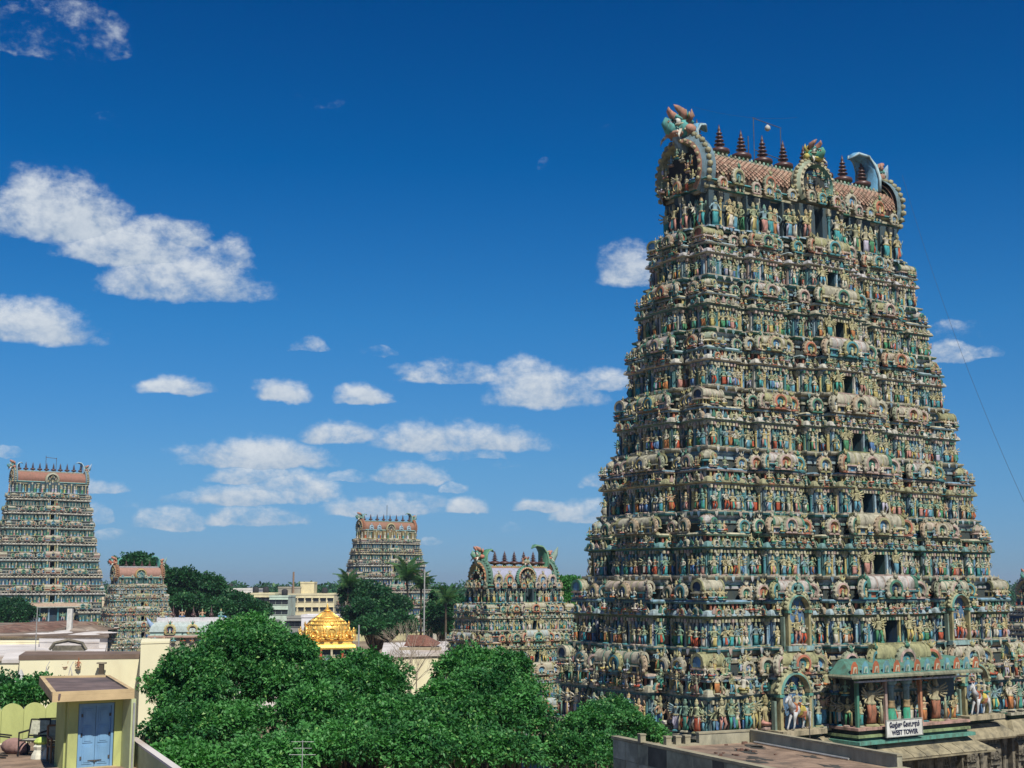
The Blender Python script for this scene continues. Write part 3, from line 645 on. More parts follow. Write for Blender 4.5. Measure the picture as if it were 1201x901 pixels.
def yali(T, loc, rz, s, colA, colB, horn=True):
    """kirtimukha mask with bulging eyes, fangs, curling snout and ears, facing -y of its own frame"""
    b = MB()
    b.add(*ball((0, 0, .55), (.62, .55, .52), 12, 8), colA, True)
    b.add(*tube([(0, -.3, .45), (0, -.75, .48), (0, -1.0, .70), (0, -.92, .95)], [.38, .30, .18, .08], 8), colA, True)
    b.add(*ball((0, -.42, .26), (.50, .42, .16), 10, 5), colB, True)
    for x in (-.36, -.22, -.08, .08, .22, .36): b.add(*tube([(x, -.55, .34), (x, -.64, .12)], [.07, .015], 5), (.72, .70, .62), True)
    for sx in (-1, 1):
        b.add(*tube([(sx * .45, -.45, .35), (sx * .6, -.7, .05), (sx * .68, -.72, -.18)], [.09, .06, .01], 5), (.74, .72, .64), True)
        b.add(*ball((sx * .30, -.48, .78), (.19, .17, .19), 8, 6), (.70, .70, .66), True); b.add(*ball((sx * .31, -.63, .78), (.08, .05, .09), 6, 4), (.02, .02, .02), True)
        b.add(*lathe([(.25, 0), (.24, .06), (.15, .10)], 8, (sx * .30, -.42)), colA) if False else None
        b.add(*tube([(sx * .10, -.45, .98), (sx * .32, -.56, 1.02), (sx * .52, -.40, .86)], [.06, .10, .05], 6), (.12, .42, .40), True)
        b.add(*tube([(sx * .5, 0, .8), (sx * .72, .05, 1.05), (sx * .66, .05, 1.4)], [.16, .12, .01], 6), colB, True)
        b.add(*ball((sx * .62, .02, .45), (.20, .3, .24), 7, 5), colB, True)
        if horn: b.add(*tube([(sx * .22, -.1, 1.0), (sx * .34, -.22, 1.3), (sx * .30, -.5, 1.46), (sx * .18, -.62, 1.62)], [.22, .21, .13, .01], 7), (.52, .26, .20), True)
    for i in range(14):
        t = R(-25 + 230 * i / 13); c_, q_ = math.cos(t), math.sin(t)
        b.add(*tube([(.55 * c_, .1, .62 + .5 * q_), (.74 * c_, .05, .62 + .72 * q_), (.80 * c_ + .08 * q_, -.05, .62 + .92 * q_)], [.10, .08, .01], 5), [colB, (.50, .44, .22), colA][i % 3], True)
    for sx in (-1, 1):
        for k_ in range(4): b.add(*ball((sx * (.18 + .12 * k_), -.62 + .12 * k_, .50 - .03 * k_), (.06, .05, .06), 5, 3), (.62, .56, .40), True)
        b.add(*tube([(sx * .14, -.98, .62), (sx * .22, -.96, .72), (sx * .16, -.9, .8)], [.04, .05, .02], 5), (.56, .30, .24), True)
        b.add(*tube([(sx * .1, -.6, .62), (sx * .42, -.62, .6), (sx * .6, -.4, .66)], [.035, .04, .03], 5), (.60, .55, .40), True)
    b.add(*lathe([(.34, .98), (.30, 1.08), (.20, 1.16), (.24, 1.24), (.10, 1.36), (.02, 1.5)], 8), (.44, .40, .2))
    me = b.mesh('lion_mask', T.mat); return link('lion_mask', me, T.root, loc, rz, (s,) * 3)
def makara_tail(T, loc, rz, s, colA, colB):
    """upward curling sea-beast tail, a broad blue fin with a pale rim, in the xz plane"""
    b = MB(); P = [(0, 0, 0), (-.05, 0, .55), (.02, 0, 1.05), (.30, 0, 1.42), (.72, 0, 1.52), (1.02, 0, 1.30)]
    v = []; n = len(P); wd = [.62, .60, .50, .40, .26, .04]; th = [.26, .24, .2, .16, .1, .02]
    for i, p in enumerate(P):
        d = Vector(P[min(i + 1, n - 1)]) - Vector(P[max(i - 1, 0)]); d.normalize(); a = Vector((-d.z, 0, d.x))
        for k in range(8):
            t = 2 * PI * k / 8; q = Vector(p) + a * math.cos(t) * th[i] + Vector((0, 1, 0)) * math.sin(t) * wd[i]; v.append(tuple(q))
    f = [(i * 8 + k, i * 8 + (k + 1) % 8, (i + 1) * 8 + (k + 1) % 8, (i + 1) * 8 + k) for i in range(n - 1) for k in range(8)]
    b.add(v, f, colA, True)
    for sy in (-1, 1): b.add(*tube([(p[0], sy * wd[i], p[2]) for i, p in enumerate(P)], [.07] * 5 + [.02], 5), colB, True)
    b.add(*tube([(-.35, 0, 0), (-.62, 0, .5), (-1.0, 0, .95), (-1.25, 0, 1.45)], [.34, .30, .20, .02], 7), mid(colA, (.5, .5, .5), .4), True)
    return b.build('curled_tail', T.mat, T.root, loc=loc, rz=rz, sc=(s,) * 3)

def big_gable(T, loc, rz, s, cols, figs=True, name='end_gable'):
    """large horseshoe gable with concentric rims, flames and a group of figures inside"""
    b = MB(); n = 26; A = [R(-42) + R(264) * i / n for i in range(n + 1)]
    def band(r0, r1, y0, y1, c):
        v = []
        for a in A: v += [(r0 * math.cos(a), y0, r0 * math.sin(a)), (r1 * math.cos(a), y1, r1 * math.sin(a)), (r1 * math.cos(a), .16, r1 * math.sin(a))]
        b.add(v, [q for i in range(n) for q in ((i * 3, i * 3 + 1, i * 3 + 4, i * 3 + 3), (i * 3 + 1, i * 3 + 2, i * 3 + 5, i * 3 + 4))], c)
    band(.88, 1.0, -.20, -.10, cols[0]); band(.78, .88, -.26, -.20, cols[1]); band(.70, .78, 0, -.26, cols[2])
    v = [(.72 * math.cos(a), 0, .72 * math.sin(a)) for a in A]; b.add(v, [tuple(range(len(v)))], cols[3])
    for i in range(24):
        t = R(-30 + 240 * i / 23); c, q = math.cos(t), math.sin(t); dl = .14
        b.add(*ball(((1.0 + .03 * (i % 2)) * c, -.06, (1.0 + .03 * (i % 2)) * q), (.085, .09, .085), 5, 3), cols[4], True)
    for i in range(16):
        t = R(-30 + 240 * (i + .5) / 16); b.add(*ball((.83 * math.cos(t), -.25, .83 * math.sin(t)), .055, 5, 3), cols[5], True)
    o = b.build(name, T.mat, T.root, loc=loc, rz=rz, sc=(s,) * 3)
    if figs:
        c_, s_ = math.cos(rz), math.sin(rz)
        for (x, z, k, t) in [(0, -.62, .62, 'gu1'), (-.36, -.60, .45, 'st2'), (.36, -.60, .45, 'st4'), (-.60, -.40, .35, 'se1'), (.60, -.40, .35, 'se2'), (-.42, -.10, .34, 'se0'), (.42, -.10, .34, 'se2'), (-.22, .22, .32, 'se1'), (.22, .22, .32, 'se0'), (0, .36, .3, 'se2'), (-.55, .05, .3, 'st1'), (.55, .05, .3, 'st5')]:
            T.put('gable_figure', t, (loc[0] + (x * c_ + .26 * s_) * s, loc[1] + (x * s_ - .26 * c_) * s, loc[2] + z * s), rz, (k * s,) * 3, fig_pal(), 2)
    return o

def grand_roof(T, Lx, rad, z0, s, nfin, tile, ridge, ends, fs=1.0, gable_cols=None, mask=True, tails=True, scales=True, band_c=None, vs=1.0, fz=1.05, gsc=1.12, ysc=1.0):
    """wagon-vault roof along x with ridge crest, finials, end gables, lion masks and middle gables"""
    cs = []
    for i in range(15):
        a = R(-28 + (180 + 56) * i / 14); cs.append((-rad * math.cos(a), rad * .80 * vs * (math.sin(a) + .40)))
    b = MB(); k = len(cs); H = max(z for _, z in cs)
    v = [(x, y, z0 + z) for x in (-Lx / 2, Lx / 2) for y, z in cs]; under = mid(tile, (.10, .06, .05), .75) if scales else tile
    b.add(v, [(i, i + 1, k + i + 1, k + i) for i in range(k - 1)], under, True); b.add(v, [tuple(range(k)), tuple(range(2 * k - 1, k - 1, -1))], BAND['navy'])
    roof = b.build('barrel_roof', T.mat, T.root)
    if scales:
        b = MB(); tp = MB(); tp.add([(-.5, 0, .1), (0, -.16, -.65), (.5, 0, .1), (0, -.05, .5)], [(0, 1, 2, 3)], 0); tp = tp.T()
        nx = int(Lx / (.44 * s)); r = 0
        for i in range(1, 60):
            a = R(-10 + i * 5.2)
            if a > R(58): break
            y, z = -rad * 1.015 * math.cos(a), rad * .80 * vs * (math.sin(a) * 1.015 + .40)
            for j in range(nx):
                x = -Lx / 2 + (j + (.5 if i % 2 else 0) + .25) * Lx / nx
                c = mid(tile, (.56, .40, .30), random.random() * .9) if random.random() > .06 else (.22, .15, .11)
                for sy in (1, -1): b.put(tp, (x, y * sy, z0 + z), 0 if sy > 0 else PI, (.37 * s, .4 * s, .235 * s), [c], rx=-a * .9)
        b.build('fish_scale_tiling', T.mat, T.root, kind='stuff')
    # ridge: a stepped band and leaf crest
    b = MB()
    for sgn in (-1, 1):
        b.add([(-Lx / 2, sgn * rad * .44, z0 + H * .86), (Lx / 2, sgn * rad * .44, z0 + H * .86), (Lx / 2, sgn * rad * .40, z0 + H * .97), (-Lx / 2, sgn * rad * .40, z0 + H * .97)], [(0, 1, 2, 3)], ridge[1])
    b.add(*cbox(0, 0, z0 + H * .95, Lx * .99, rad * .86, H * .06), ridge[0])
    b.add(*cbox(0, 0, z0 + H * 1.008, Lx * .985, rad * .62, H * .035), ridge[2])
    for j in range(int(Lx / (.42 * s))):
        x = -Lx / 2 + (j + .5) * Lx / int(Lx / (.42 * s))
        for sy in (-1, 1): b.add(*ball((x, sy * rad * .42, z0 + H * 1.03), (.13 * s, .10 * s, .15 * s), 5, 3), ridge[j % 3])
    b.build('ridge_crest', T.mat, T.root)
    # eave at the springing
    b = MB(); pl = [(-Lx / 2 - .1, -rad * .9), (Lx / 2 + .1, -rad * .9), (Lx / 2 + .1, rad * .9), (-Lx / 2 - .1, rad * .9)]
    bc = band_c or [BAND['stone'], BAND['green'], BAND['cream'], BAND['teal']]
    sweep(b, pl, [(-.3, z0 - 1.0 * s), (.0, z0 - .98 * s), (.0, z0 - .75 * s), (.25 * s, z0 - .7 * s), (.28 * s, z0 - .55 * s), (.05 * s, z0 - .52 * s), (.05 * s, z0 - .34 * s), (.42 * s, z0 - .28 * s), (.5 * s, z0 - .18 * s), (.3 * s, z0 - .02 * s), (.05, z0 + .05 * s), (.05, z0 + .2 * s), (-.1, z0 + .24 * s)], [bc[0], bc[0], bc[3], bc[2], bc[1], bc[0], bc[2], bc[1], bc[3], bc[0], bc[2], bc[1], bc[3]])
    b.build('roof_eave', T.mat, T.root)
    for j in range(nfin):
        x = -Lx / 2 * .88 + j * Lx * .88 / (nfin - 1)
        link('finial', FIN, T.root, (x, 0, z0 + H * 1.03), j * .3, (1.18 * fs, 1.18 * fs, fz * fs))
    gc = gable_cols or [(.16, .25, .31), (.36, .20, .15), (.44, .44, .28), (.05, .05, .06), (.42, .40, .26), (.55, .5, .3)]
    for sx, nm in ((-1, 'w'), (1, 'e')):
        th = -PI / 2 if sx < 0 else PI / 2
        big_gable(T, (sx * (Lx / 2 + .05 * s), 0, z0 + rad * .32), th, rad * gsc, gc)
        if mask: yali(T, (sx * (Lx / 2 + .30 * s), 0, z0 + rad * 1.28), th, rad * ysc * (.62 if sx < 0 else .5), ends[0], ends[1])
        if tails:
            makara_tail(T, (sx * (Lx / 2 - .55 * s), 0, z0 + H * .98), 0 if sx < 0 else PI, rad * (.80 if sx > 0 else .62), ends[2], ends[3])
    return H

ROT = R(33.8)
DR = Vector((math.cos(ROT), math.sin(ROT))); DL = Vector((-math.sin(ROT), math.cos(ROT)))

def neck_storey(T, w, d, z0, h, s, bays, sbays, k, door=None, lod=0, cols=None, n=1.0, hs_=None):
    """top storey under the vault: wall, tall figures and pilasters"""
    pl, seg = plan(w, d, bays, sbays, k); b = MB(); c = cols or [BAND['teal'], BAND['sky'], (.05, .09, .12), BAND['stone']]
    sweep(b, pl, [(.0, z0 - .12 * h), (.2 * s, z0 - .10 * h), (.2 * s, z0 - .05 * h), (.5 * s, z0 - .04 * h), (.5 * s, z0), (0, z0 + .002)], [c[0], c[3], c[0], c[1], c[1], c[1]]); b.build('ledge', T.mat, T.root)
    b = MB(); pw = notch(pl, door, 1.2 * s) if door else pl
    sweep(b, pw, [(0, z0), (0, z0 + h)], [c[2]] * 2); b.build('wall', T.mat, T.root)
    for (p, q, kind, side) in seg:
        if side == 2 or p is None: continue
        for j, (x, y, nx, ny, th) in enumerate(along(p, q, .72 * s / n, .08)):
            if door and side == 0 and kind == 'centre' and abs(x) < door + .2: continue
            if j % 3 == 1: T.put('pilaster', 'pi', (x + nx * .1 * s, y + ny * .1 * s, z0), th, (s, s, h * .97), [pick([BAND['teal'], BAND['green'], BAND['sky'], BAND['yellow']]), BAND['cream'], BAND['stone']], 2)
            else: T.put('standing_statue', 'ff' if lod >= 2 else 'st%d' % random.randrange(8), (x + nx * .3 * s, y + ny * .3 * s, z0), th, ((hs_ or .8) * h,) * 3, fig_pal(), 2)
        if lod < 2:
            for j, (x, y, nx, ny, th) in enumerate(along(p, q, 1.5 * s / n, .08)):
                T.put('horseshoe_gable', 'ga', (x + nx * .55 * s, y + ny * .55 * s, z0 + h * 1.02), th, (.95 * s, .7 * s, 1.0 * s), k_pal(), 2)

# ================================================================== the great west tower
WC = (21.4, 104.0)
WT = Tower('temple_gateway_tower', 'colossal nine storey gateway tower crowded with painted statues, dark finials on its vaulted roof', 'tower', (WC[0], WC[1], 0), ROT, M['plaster'], 'sculpted temple gateway towers')
Wd = [33.05, 31.5, 29.9, 28.3, 26.7, 25.4, 24.2, 22.9, 21.7]; Dd = [16.7, 15.2, 13.7, 12.2, 10.7, 9.55, 8.4, 7.2, 6.2]
ZS = [7.63, 12.9, 17.56, 21.89, 26.32, 30.65, 34.87, 38.84, 42.68]
tiers(WT, Wd[1:], Dd[1:], ZS[1:], lod=0)
tiers(WT, Wd[:2], Dd[:2], ZS[:2], lod=0, density=.85, s=1.0, door=None, palset=['blue', 'teal', 'cream', 'lilac', 'sky', 'stone', 'pink'])
neck_storey(WT, 20.3, 4.9, 42.68, 2.8, 1, BF, BS, .62, door=.4, n=1.05, hs_=.82)
pink = (.40, .215, .16)
H = grand_roof(WT, 20.4, 2.6, 46.35, 1, 9, pink, [BAND['stone'], (.30, .50, .42), (.16, .36, .24)], [(.10, .38, .38), (.48, .26, .20), (.14, .36, .58), (.42, .58, .66)], fs=1.3, vs=.86)
# middle gable of the roof front with its mask
big_gable(WT, (0, -3.1, 47.2), 0, 2.05, [(.34, .40, .30), (.55, .50, .35), (.2, .42, .36), (.04, .05, .06), (.44, .40, .26), (.6, .55, .4)], name='middle_gable')
yali(WT, (0, -3.15, 48.95), 0, 1.1, (.10, .36, .26), (.55, .48, .14))
b = MB(); b.add(*tube([(0, -3.0, 47.2), (0, -1.2, 47.4)], [1.25, 1.25], 14), (.30, .44, .52), True); b.build('gable_vault', WT.mat, WT.root)
for x in (-7.6, -4.4, 4.4, 7.6):
    WT.put('roof_gable', 'ga', (x, -2.9, 46.1), 0, (1.2, 1.0, 1.35), k_pal(), 3)
# porch of the lowest storey: doorway, canopy, columns, guardians
yc = -(16.7 - .9) / 2 - 1.75
b = MB(); z0 = 7.63
W0 = MB()
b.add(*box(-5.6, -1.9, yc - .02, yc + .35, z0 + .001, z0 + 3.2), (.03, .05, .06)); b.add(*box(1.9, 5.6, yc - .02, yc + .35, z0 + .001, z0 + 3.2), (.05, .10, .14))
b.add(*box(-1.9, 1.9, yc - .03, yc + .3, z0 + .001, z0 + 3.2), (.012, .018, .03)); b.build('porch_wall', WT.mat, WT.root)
b = MB(); pz = z0 + 3.35
pr = [(-5.9, yc + .4, pz + .9), (-5.9, yc - .35, pz + .85), (-5.9, yc - 1.1, pz + .45), (-5.9, yc - 1.75, pz + .06), (-5.9, yc - 1.9, pz - .04), (-5.9, yc - 1.85, pz - .14), (-5.9, yc - 1.3, pz - .08), (-5.9, yc + .4, pz - .06)]
xs = [(-5.0, 6.35)]
def canopy(b, hw, dpt, z, hgt, ytop, colt, coll):
    P = [(.0, ytop, z + hgt), (.35, ytop - dpt * .25, z + hgt * .9), (.85, ytop - dpt * .62, z + hgt * .45), (1.25, ytop - dpt * .95, z + .12), (1.35, ytop - dpt, z), (1.32, ytop - dpt, z - .12), (1.0, ytop - dpt * .75, z - .05), (0, ytop, z - .02)]
    v = []
    for e, y, zz in P: v += [(-hw - e, ytop + .0, zz), (-hw - e, y, zz), (hw + e, y, zz), (hw + e, ytop + .0, zz)]
    f = []; c = []
    for i in range(len(P) - 1):
        for q in range(3): f.append((i * 4 + q, i * 4 + q + 1, i * 4 + q + 5, i * 4 + q + 4)); c.append(colt if i < 3 else coll)
    b.add(v, f, c)
canopy(b, 5.3, 2.1, pz, 1.05, yc + .1, (.09, .23, .19), (.26, .27, .20))
b.build('porch_canopy', WT.mat, WT.root).location.x = -.35
b = MB(); b.add(*box(-6.4, 5.0, yc - 1.75, yc - 1.62, pz - .40, pz - .28), (.50, .50, .52)); b.build('canopy_rail', WT.mat, WT.root)
LF = MB(); LF.add([(-.5, 0, 0), (.5, 0, 0), (.42, -.05, .7), (.15, -.06, 1), (-.15, -.06, 1), (-.42, -.05, .7)], [(0, 1, 2, 3, 4, 5)], 0)
LF.add([(-.28, -.06, .12), (.28, -.06, .12), (.2, -.11, .62), (-.2, -.11, .62)], [(0, 1, 2, 3)], 1); LF.add([(-.12, -.10, .2), (.12, -.10, .2), (.08, -.15, .48), (-.08, -.15, .48)], [(0, 1, 2, 3)], 2); TP['lf'] = LF.T()
for j in range(13):
    x = -5.8 + j * 11.6 / 12
    WT.put('canopy_ornament', 'lf', (x * 1.06 - .35, yc + .1 - 1.86, pz + .12), 0, (.72, 1, .86), [(.52, .16, .08), (.60, .56, .42), (.5, .2, .1)] if j % 2 == 0 else [(.16, .40, .50), (.46, .60, .52), (.14, .42, .34)], 3)
for i_, o_ in enumerate([]): pass
for x in (-1.9, -.35):
    b = MB(); b.add(*lathe([(.34, 0), (.34, .12), (.24, .18), (.24, 1.05)], 12, (x, yc - .75)), (.04, .34, .22), True)
    b.add(*lathe([(.24, 1.05), (.27, 1.12), (.24, 1.2), (.24, 1.5), (.27, 1.55)], 12, (x, yc - .75)), (.50, .36, .20), True)
    b.add(*lathe([(.22, 1.55), (.22, 2.4), (.32, 2.5), (.24, 2.58), (.42, 2.7), (.42, 3.05)], 12, (x, yc - .75)), (.22, .40, .50), True)
    o = b.build('porch_column', WT.mat, WT.root); o.location.z = z0 + .02
for x, c in ((-2.75, BAND['pink']), (.75, (.52, .24, .14)), (-5.5, BAND['green'])):
    b = MB(); b.add(*cbox(x, yc - 1.0, z0, .22, .22, 3.1), c); b.build('porch_post', WT.mat, WT.root)
for x in (-4.0, 2.5): WT.put('large_guardian_statue', 'gu1', (x, yc - .9, z0 + .02), 0, (3.3, 2.9, 3.0), [(.52, .46, .30), (.40, .16, .10), (.42, .40, .26), (.3, .42, .5), BAND['olive']], 9)
for x in (-5.0, -3.1, 1.4, 3.6, 4.4): WT.put('standing_statue', 'st%d' % random.randrange(6), (x, yc - .8, z0 + .02), 0, (1.7,) * 3, fig_pal(), 4)
for y_ in (-.2, .5, 1.2, 1.9): WT.put('large_statue', random.choice(['st3', 'st6', 'gu0', 'se1']), (-5.55, yc + y_, z0 + .02), -PI / 2 + .5, (1.9,) * 3, fig_pal(), 4)
for y_ in (0, .9): WT.put('seated_statue', 'se0', (-5.5, yc + y_, z0 + 2.0), -PI / 2 + .4, (1.1,) * 3, fig_pal(), 3)
# porch plinth
b = MB(); b.add(*box(-6.0, 5.3, yc - 1.5, yc + 2, z0 - .16, z0 + .015), (.50, .32, .28)); b.add(*box(-5.7, 5.0, yc - 1.25, yc + 2, z0 - .45, z0 - .162), (.04, .06, .06)); b.add(*box(-6.0, 5.3, yc - 1.5, yc + 2, z0 - .62, z0 - .452), (.30, .40, .20)); b.add(*box(-5.8, 5.1, yc - 1.35, yc + 2, z0 - .82, z0 - .622), (.03, .10, .10)); b.add(*box(-6.2, 5.5, yc - 1.75, yc + 2, z0 - 1.05, z0 - .822), (.12, .34, .28)); b.build('porch_plinth', WT.mat, WT.root)
# niches with mounted horses left and right, arched canopies above
def niche(xc, z, hw, hgt, y, horse_=True):
    b = MB(); n = 16; A = [PI * i / n for i in range(n + 1)]
    for r0, r1, y0, y1, c in ((1.0, 1.16, -.55, -.45, (.40, .40, .24)), (.9, 1.0, -.65, -.55, (.12, .30, .27)), (.82, .9, -.3, -.65, (.44, .38, .22))):
        v = []
        for a in A: v += [(xc + hw * r0 * math.cos(a), y + y0, z + hgt - hw + hw * r0 * math.sin(a)), (xc + hw * r1 * math.cos(a), y + y1, z + hgt - hw + hw * r1 * math.sin(a)), (xc + hw * r1 * math.cos(a), y + .2, z + hgt - hw + hw * r1 * math.sin(a))]
        b.add(v, [q for i in range(n) for q in ((i * 3, i * 3 + 1, i * 3 + 4, i * 3 + 3), (i * 3 + 1, i * 3 + 2, i * 3 + 5, i * 3 + 4))], c)
    for sx in (-1, 1): b.add(*cbox(xc + sx * hw * .98, y - .35, z, .18 * hw, .4, hgt - hw), (.40, .36, .2)); b.add(*cbox(xc + sx * hw * .98, y - .38, z + (hgt - hw) * .9, .3 * hw, .5, .18), (.12, .36, .30)); b.add(*cbox(xc + sx * hw * 1.25, y - .2, z, .14 * hw, .3, (hgt - hw) * .8), (.20, .28, .24))
    v = [(xc - hw * .95, y - .12, z)] + [(xc - hw * .95 * math.cos(a), y - .12, z + hgt - hw + hw * .95 * math.sin(a)) for a in A] + [(xc + hw * .95, y - .12, z)]
    b.add(v, [tuple(range(len(v)))], (.10, .22, .42)); b.build('arched_niche', WT.mat, WT.root)
    b = MB()
    for i in range(13):
        t = PI * (i + .5) / 13; c, q = math.cos(t), math.sin(t)
        b.add(*ball((xc + hw * 1.2 * c, y - .4, z + hgt - hw + hw * 1.2 * q), .15, 5, 3), (.42, .42, .26), True)
    b.build('niche_beading', WT.mat, WT.root)
    WT.put('crowning_figure', 'se1', (xc, y - .5, z + hgt + .05), 0, (1.0,) * 3, [(.2, .34, .3)] * 2 + [BAND['stone']] * 3, 4)
HM = MB().put(horse()).mesh('horse', M['plaster'])
for xc in (-9.5, 8.9):
    yn = -(15.8) / 2 - .45
    niche(xc, z0, 1.34, 3.65, yn - .2)
    link('horse_statue', HM, WT.root, (xc - .05, yn - 1.05, z0 + .02), R(6), (.98, .9, .95))
    for dx, zz in ((-.25, 1.45), (.35, 1.4)): WT.put('horse_rider', 'se%d' % (1 if dx < 0 else 0), (xc + dx, yn - 1.05, z0 + zz), -.5, (1.15,) * 3, fig_pal(), 5)
    b = MB(); b.add(*box(xc - 2.0, xc + 2.0, yn - 1.5, yn + .2, z0 - .30, z0 + .012), (.46, .40, .28)); b.build('niche_plinth', WT.mat, WT.root)
# second storey niches under arches
for xc in (-8.3, 8.3):
    yn = -(15.2 - .9) / 2 - .45
    niche(xc, 12.9, .98, 3.4, yn - .3)
    for dx in (-.55, 0, .55): WT.put('standing_statue', 'st%d' % random.randrange(6), (xc + dx, yn - .55, 12.95), 0, (1.7 if dx else 2.0,) * 3, fig_pal(), 4)
    b = MB(); b.add(*box(xc - 1.2, xc + 1.2, yn - .95, yn + .2, 12.6, 12.92), (.30, .46, .48)); b.build('niche_plinth', WT.mat, WT.root)
# larger foreground figures of the lowest storey, beasts on the corner
pl0, seg0 = plan(15.8 + 16.35, 15.8, BF, BS, 1)
for (p, q, kind, side) in seg0:
    if side in (1, 2) or p is None: continue
    for (x, y, nx, ny, th) in along(p, q, .95, .15):
        if side == 0 and (abs(x) < 5.6 or 6.9 < abs(x) < 10.4): continue
        WT.put('large_statue', random.choice(['gu0', 'gu1', 'st3', 'st6', 'st4', 'st0', 'se1']), (x + nx * .55, y + ny * .55, z0 + .01), th + random.uniform(-.3, .3), (random.uniform(1.9, 2.3),) * 3, fig_pal(), 3)
    for (x, y, nx, ny, th) in along(p, q, 1.05, .2):
        if side == 0 and (abs(x) < 5.6 or 7.2 < abs(x) < 10.2): continue
        WT.put('large_statue', random.choice(['gu0', 'gu1', 'se0', 'se2', 'st6', 'se1']), (x + nx * .42, y + ny * .42, z0 + 2.45), th + random.uniform(-.4, .4), (random.uniform(1.2, 1.6),) * 3, fig_pal(), 2)
        WT.put('large_statue', random.choice(['st6', 'st3', 'st7', 'se2']), (x + nx * .15, y + ny * .15, z0 + 3.7), th, (random.uniform(1.1, 1.5),) * 3, fig_pal(), 2)
    for (x, y, nx, ny, th) in along(p, q, 5.0, .2):
        if side == 0 and abs(x) < 5.6: continue
        WT.put('carved_fin', 'fin', (x + nx * .5, y + ny * .5, z0 + 3.3), th, (.9, 1, .9), [pick([(.24, .27, .27), (.12, .24, .30), (.26, .28, .22)])], 3)
WT.flush()
# the sign
sg = MB(); sx0, sx1, sy_ = -3.75, -.25, yc - 1.85
sg.add(*box(sx0, sx1, sy_ - .06, sy_, z0 - .62, z0 + .42), (.74, .76, .74)); so_ = sg.build('sign_board', M['fresh'], WT.root)
sg = MB()
for q in (box(sx0 - .05, sx1 + .05, sy_ - .09, sy_ + .01, z0 + .42, z0 + .47), box(sx0 - .05, sx1 + .05, sy_ - .09, sy_ + .01, z0 - .67, z0 - .62), box(sx0 - .05, sx0, sy_ - .09, sy_ + .01, z0 - .62, z0 + .42), box(sx1, sx1 + .05, sy_ - .09, sy_ + .01, z0 - .62, z0 + .42)): sg.add(*q, (.35, .38, .36))
sg.build('sign_frame', M['fresh'], so_)
mt = mat_flat('black_sign_paint', (.015, .02, .05), .6, .1)
for txt, zz, sz, wid in (('\u0bc7மற\u0bcdகு \u0bc7காபுரம\u0bcd', z0 - .04, .42, 2.95), ('WEST TOWER', z0 - .52, .42, 2.6)):
    cu = bpy.data.curves.new('lettering', 'FONT'); cu.body = txt; cu.size = sz; cu.align_x = 'CENTER'; cu.extrude = .01; cu.offset = .014
    cu.materials.append(mt); tmp = bpy.data.objects.new('lettering_curve', cu); COL.objects.link(tmp); bpy.context.view_layer.update()
    me = bpy.data.meshes.new_from_object(tmp); w_ = tmp.dimensions.x; bpy.data.objects.remove(tmp)
    o = link('lettering', me, so_, ((sx0 + sx1) / 2, sy_ - .075, zz)); o.rotation_euler = (PI / 2, 0, 0); o.scale = (wid / max(w_, .1), 1, 1)
# granite base with its stone eave
b = MB(); plb, segb = plan(33.4, 17.0, BF, BS, 1)
sweep(b, plb, [(0, 0), (.35, .02), (.35, 1.0), (.0, 1.1), (0, 6.3)], [(0, 0, 0)] * 5); b.build('granite_base', M['granite'], WT.root)
b = MB(); sweep(b, plb, [(-.2, 6.1), (.6, 6.0), (.95, 5.9), (1.0, 6.02), (.8, 6.35), (.4, 6.72), (.1, 6.95), (-.3, 7.02), (-.3, 7.5)], [(0, 0, 0)] * 9)
b.build('stone_eave', M['granite_eave'], WT.root)
b = MB(); canopy(b, 5.3, 2.6, 5.6, 1.1, yc + .1, (0, 0, 0), (0, 0, 0)); b.build('porch_stone_eave', M['granite_eave'], WT.root)
for i_ in range(9):
    x0_, x1_ = -5.7 + i_ * 11.4 / 9 + .03, -5.7 + (i_ + 1) * 11.4 / 9 - .03; P_ = [(yc + .1 - 2.6 * t_[0], 5.6 + t_[1]) for t_ in ((.28, 1.03), (.62, .54), (.95, .16), (1.01, .03))]; e_ = random.uniform(.012, .04)
    b = MB(); v = [(x, y - dd * .5, z + dd) for x in (x0_, x1_) for y, z in P_ for dd in (-.02, e_)]; n_ = len(P_) * 2
    f = [(2 * j + 1, 2 * j + 3, n_ + 2 * j + 3, n_ + 2 * j + 1) for j in range(3)] + [(2 * j, 2 * j + 1, 2 * j + 3, 2 * j + 2) for j in range(3)] + [(n_ + 2 * j, n_ + 2 * j + 2, n_ + 2 * j + 3, n_ + 2 * j + 1) for j in range(3)] + [(6, 7, n_ + 7, n_ + 6), (0, n_, n_ + 1, 1)]
    b.add(v, f); b.build('stone_slab', M['granite_eave'], WT.root)
b = MB(); sweep(b, plb, [(-.4, 7.0), (-.1, 7.05), (-.1, 7.25), (.2, 7.3), (.2, 7.5), (-.3, 7.55)], [BAND['green'], (.04, .08, .05), BAND['green'], BAND['stone'], BAND['stone']]); b.build('base_moulding', WT.mat, WT.root)
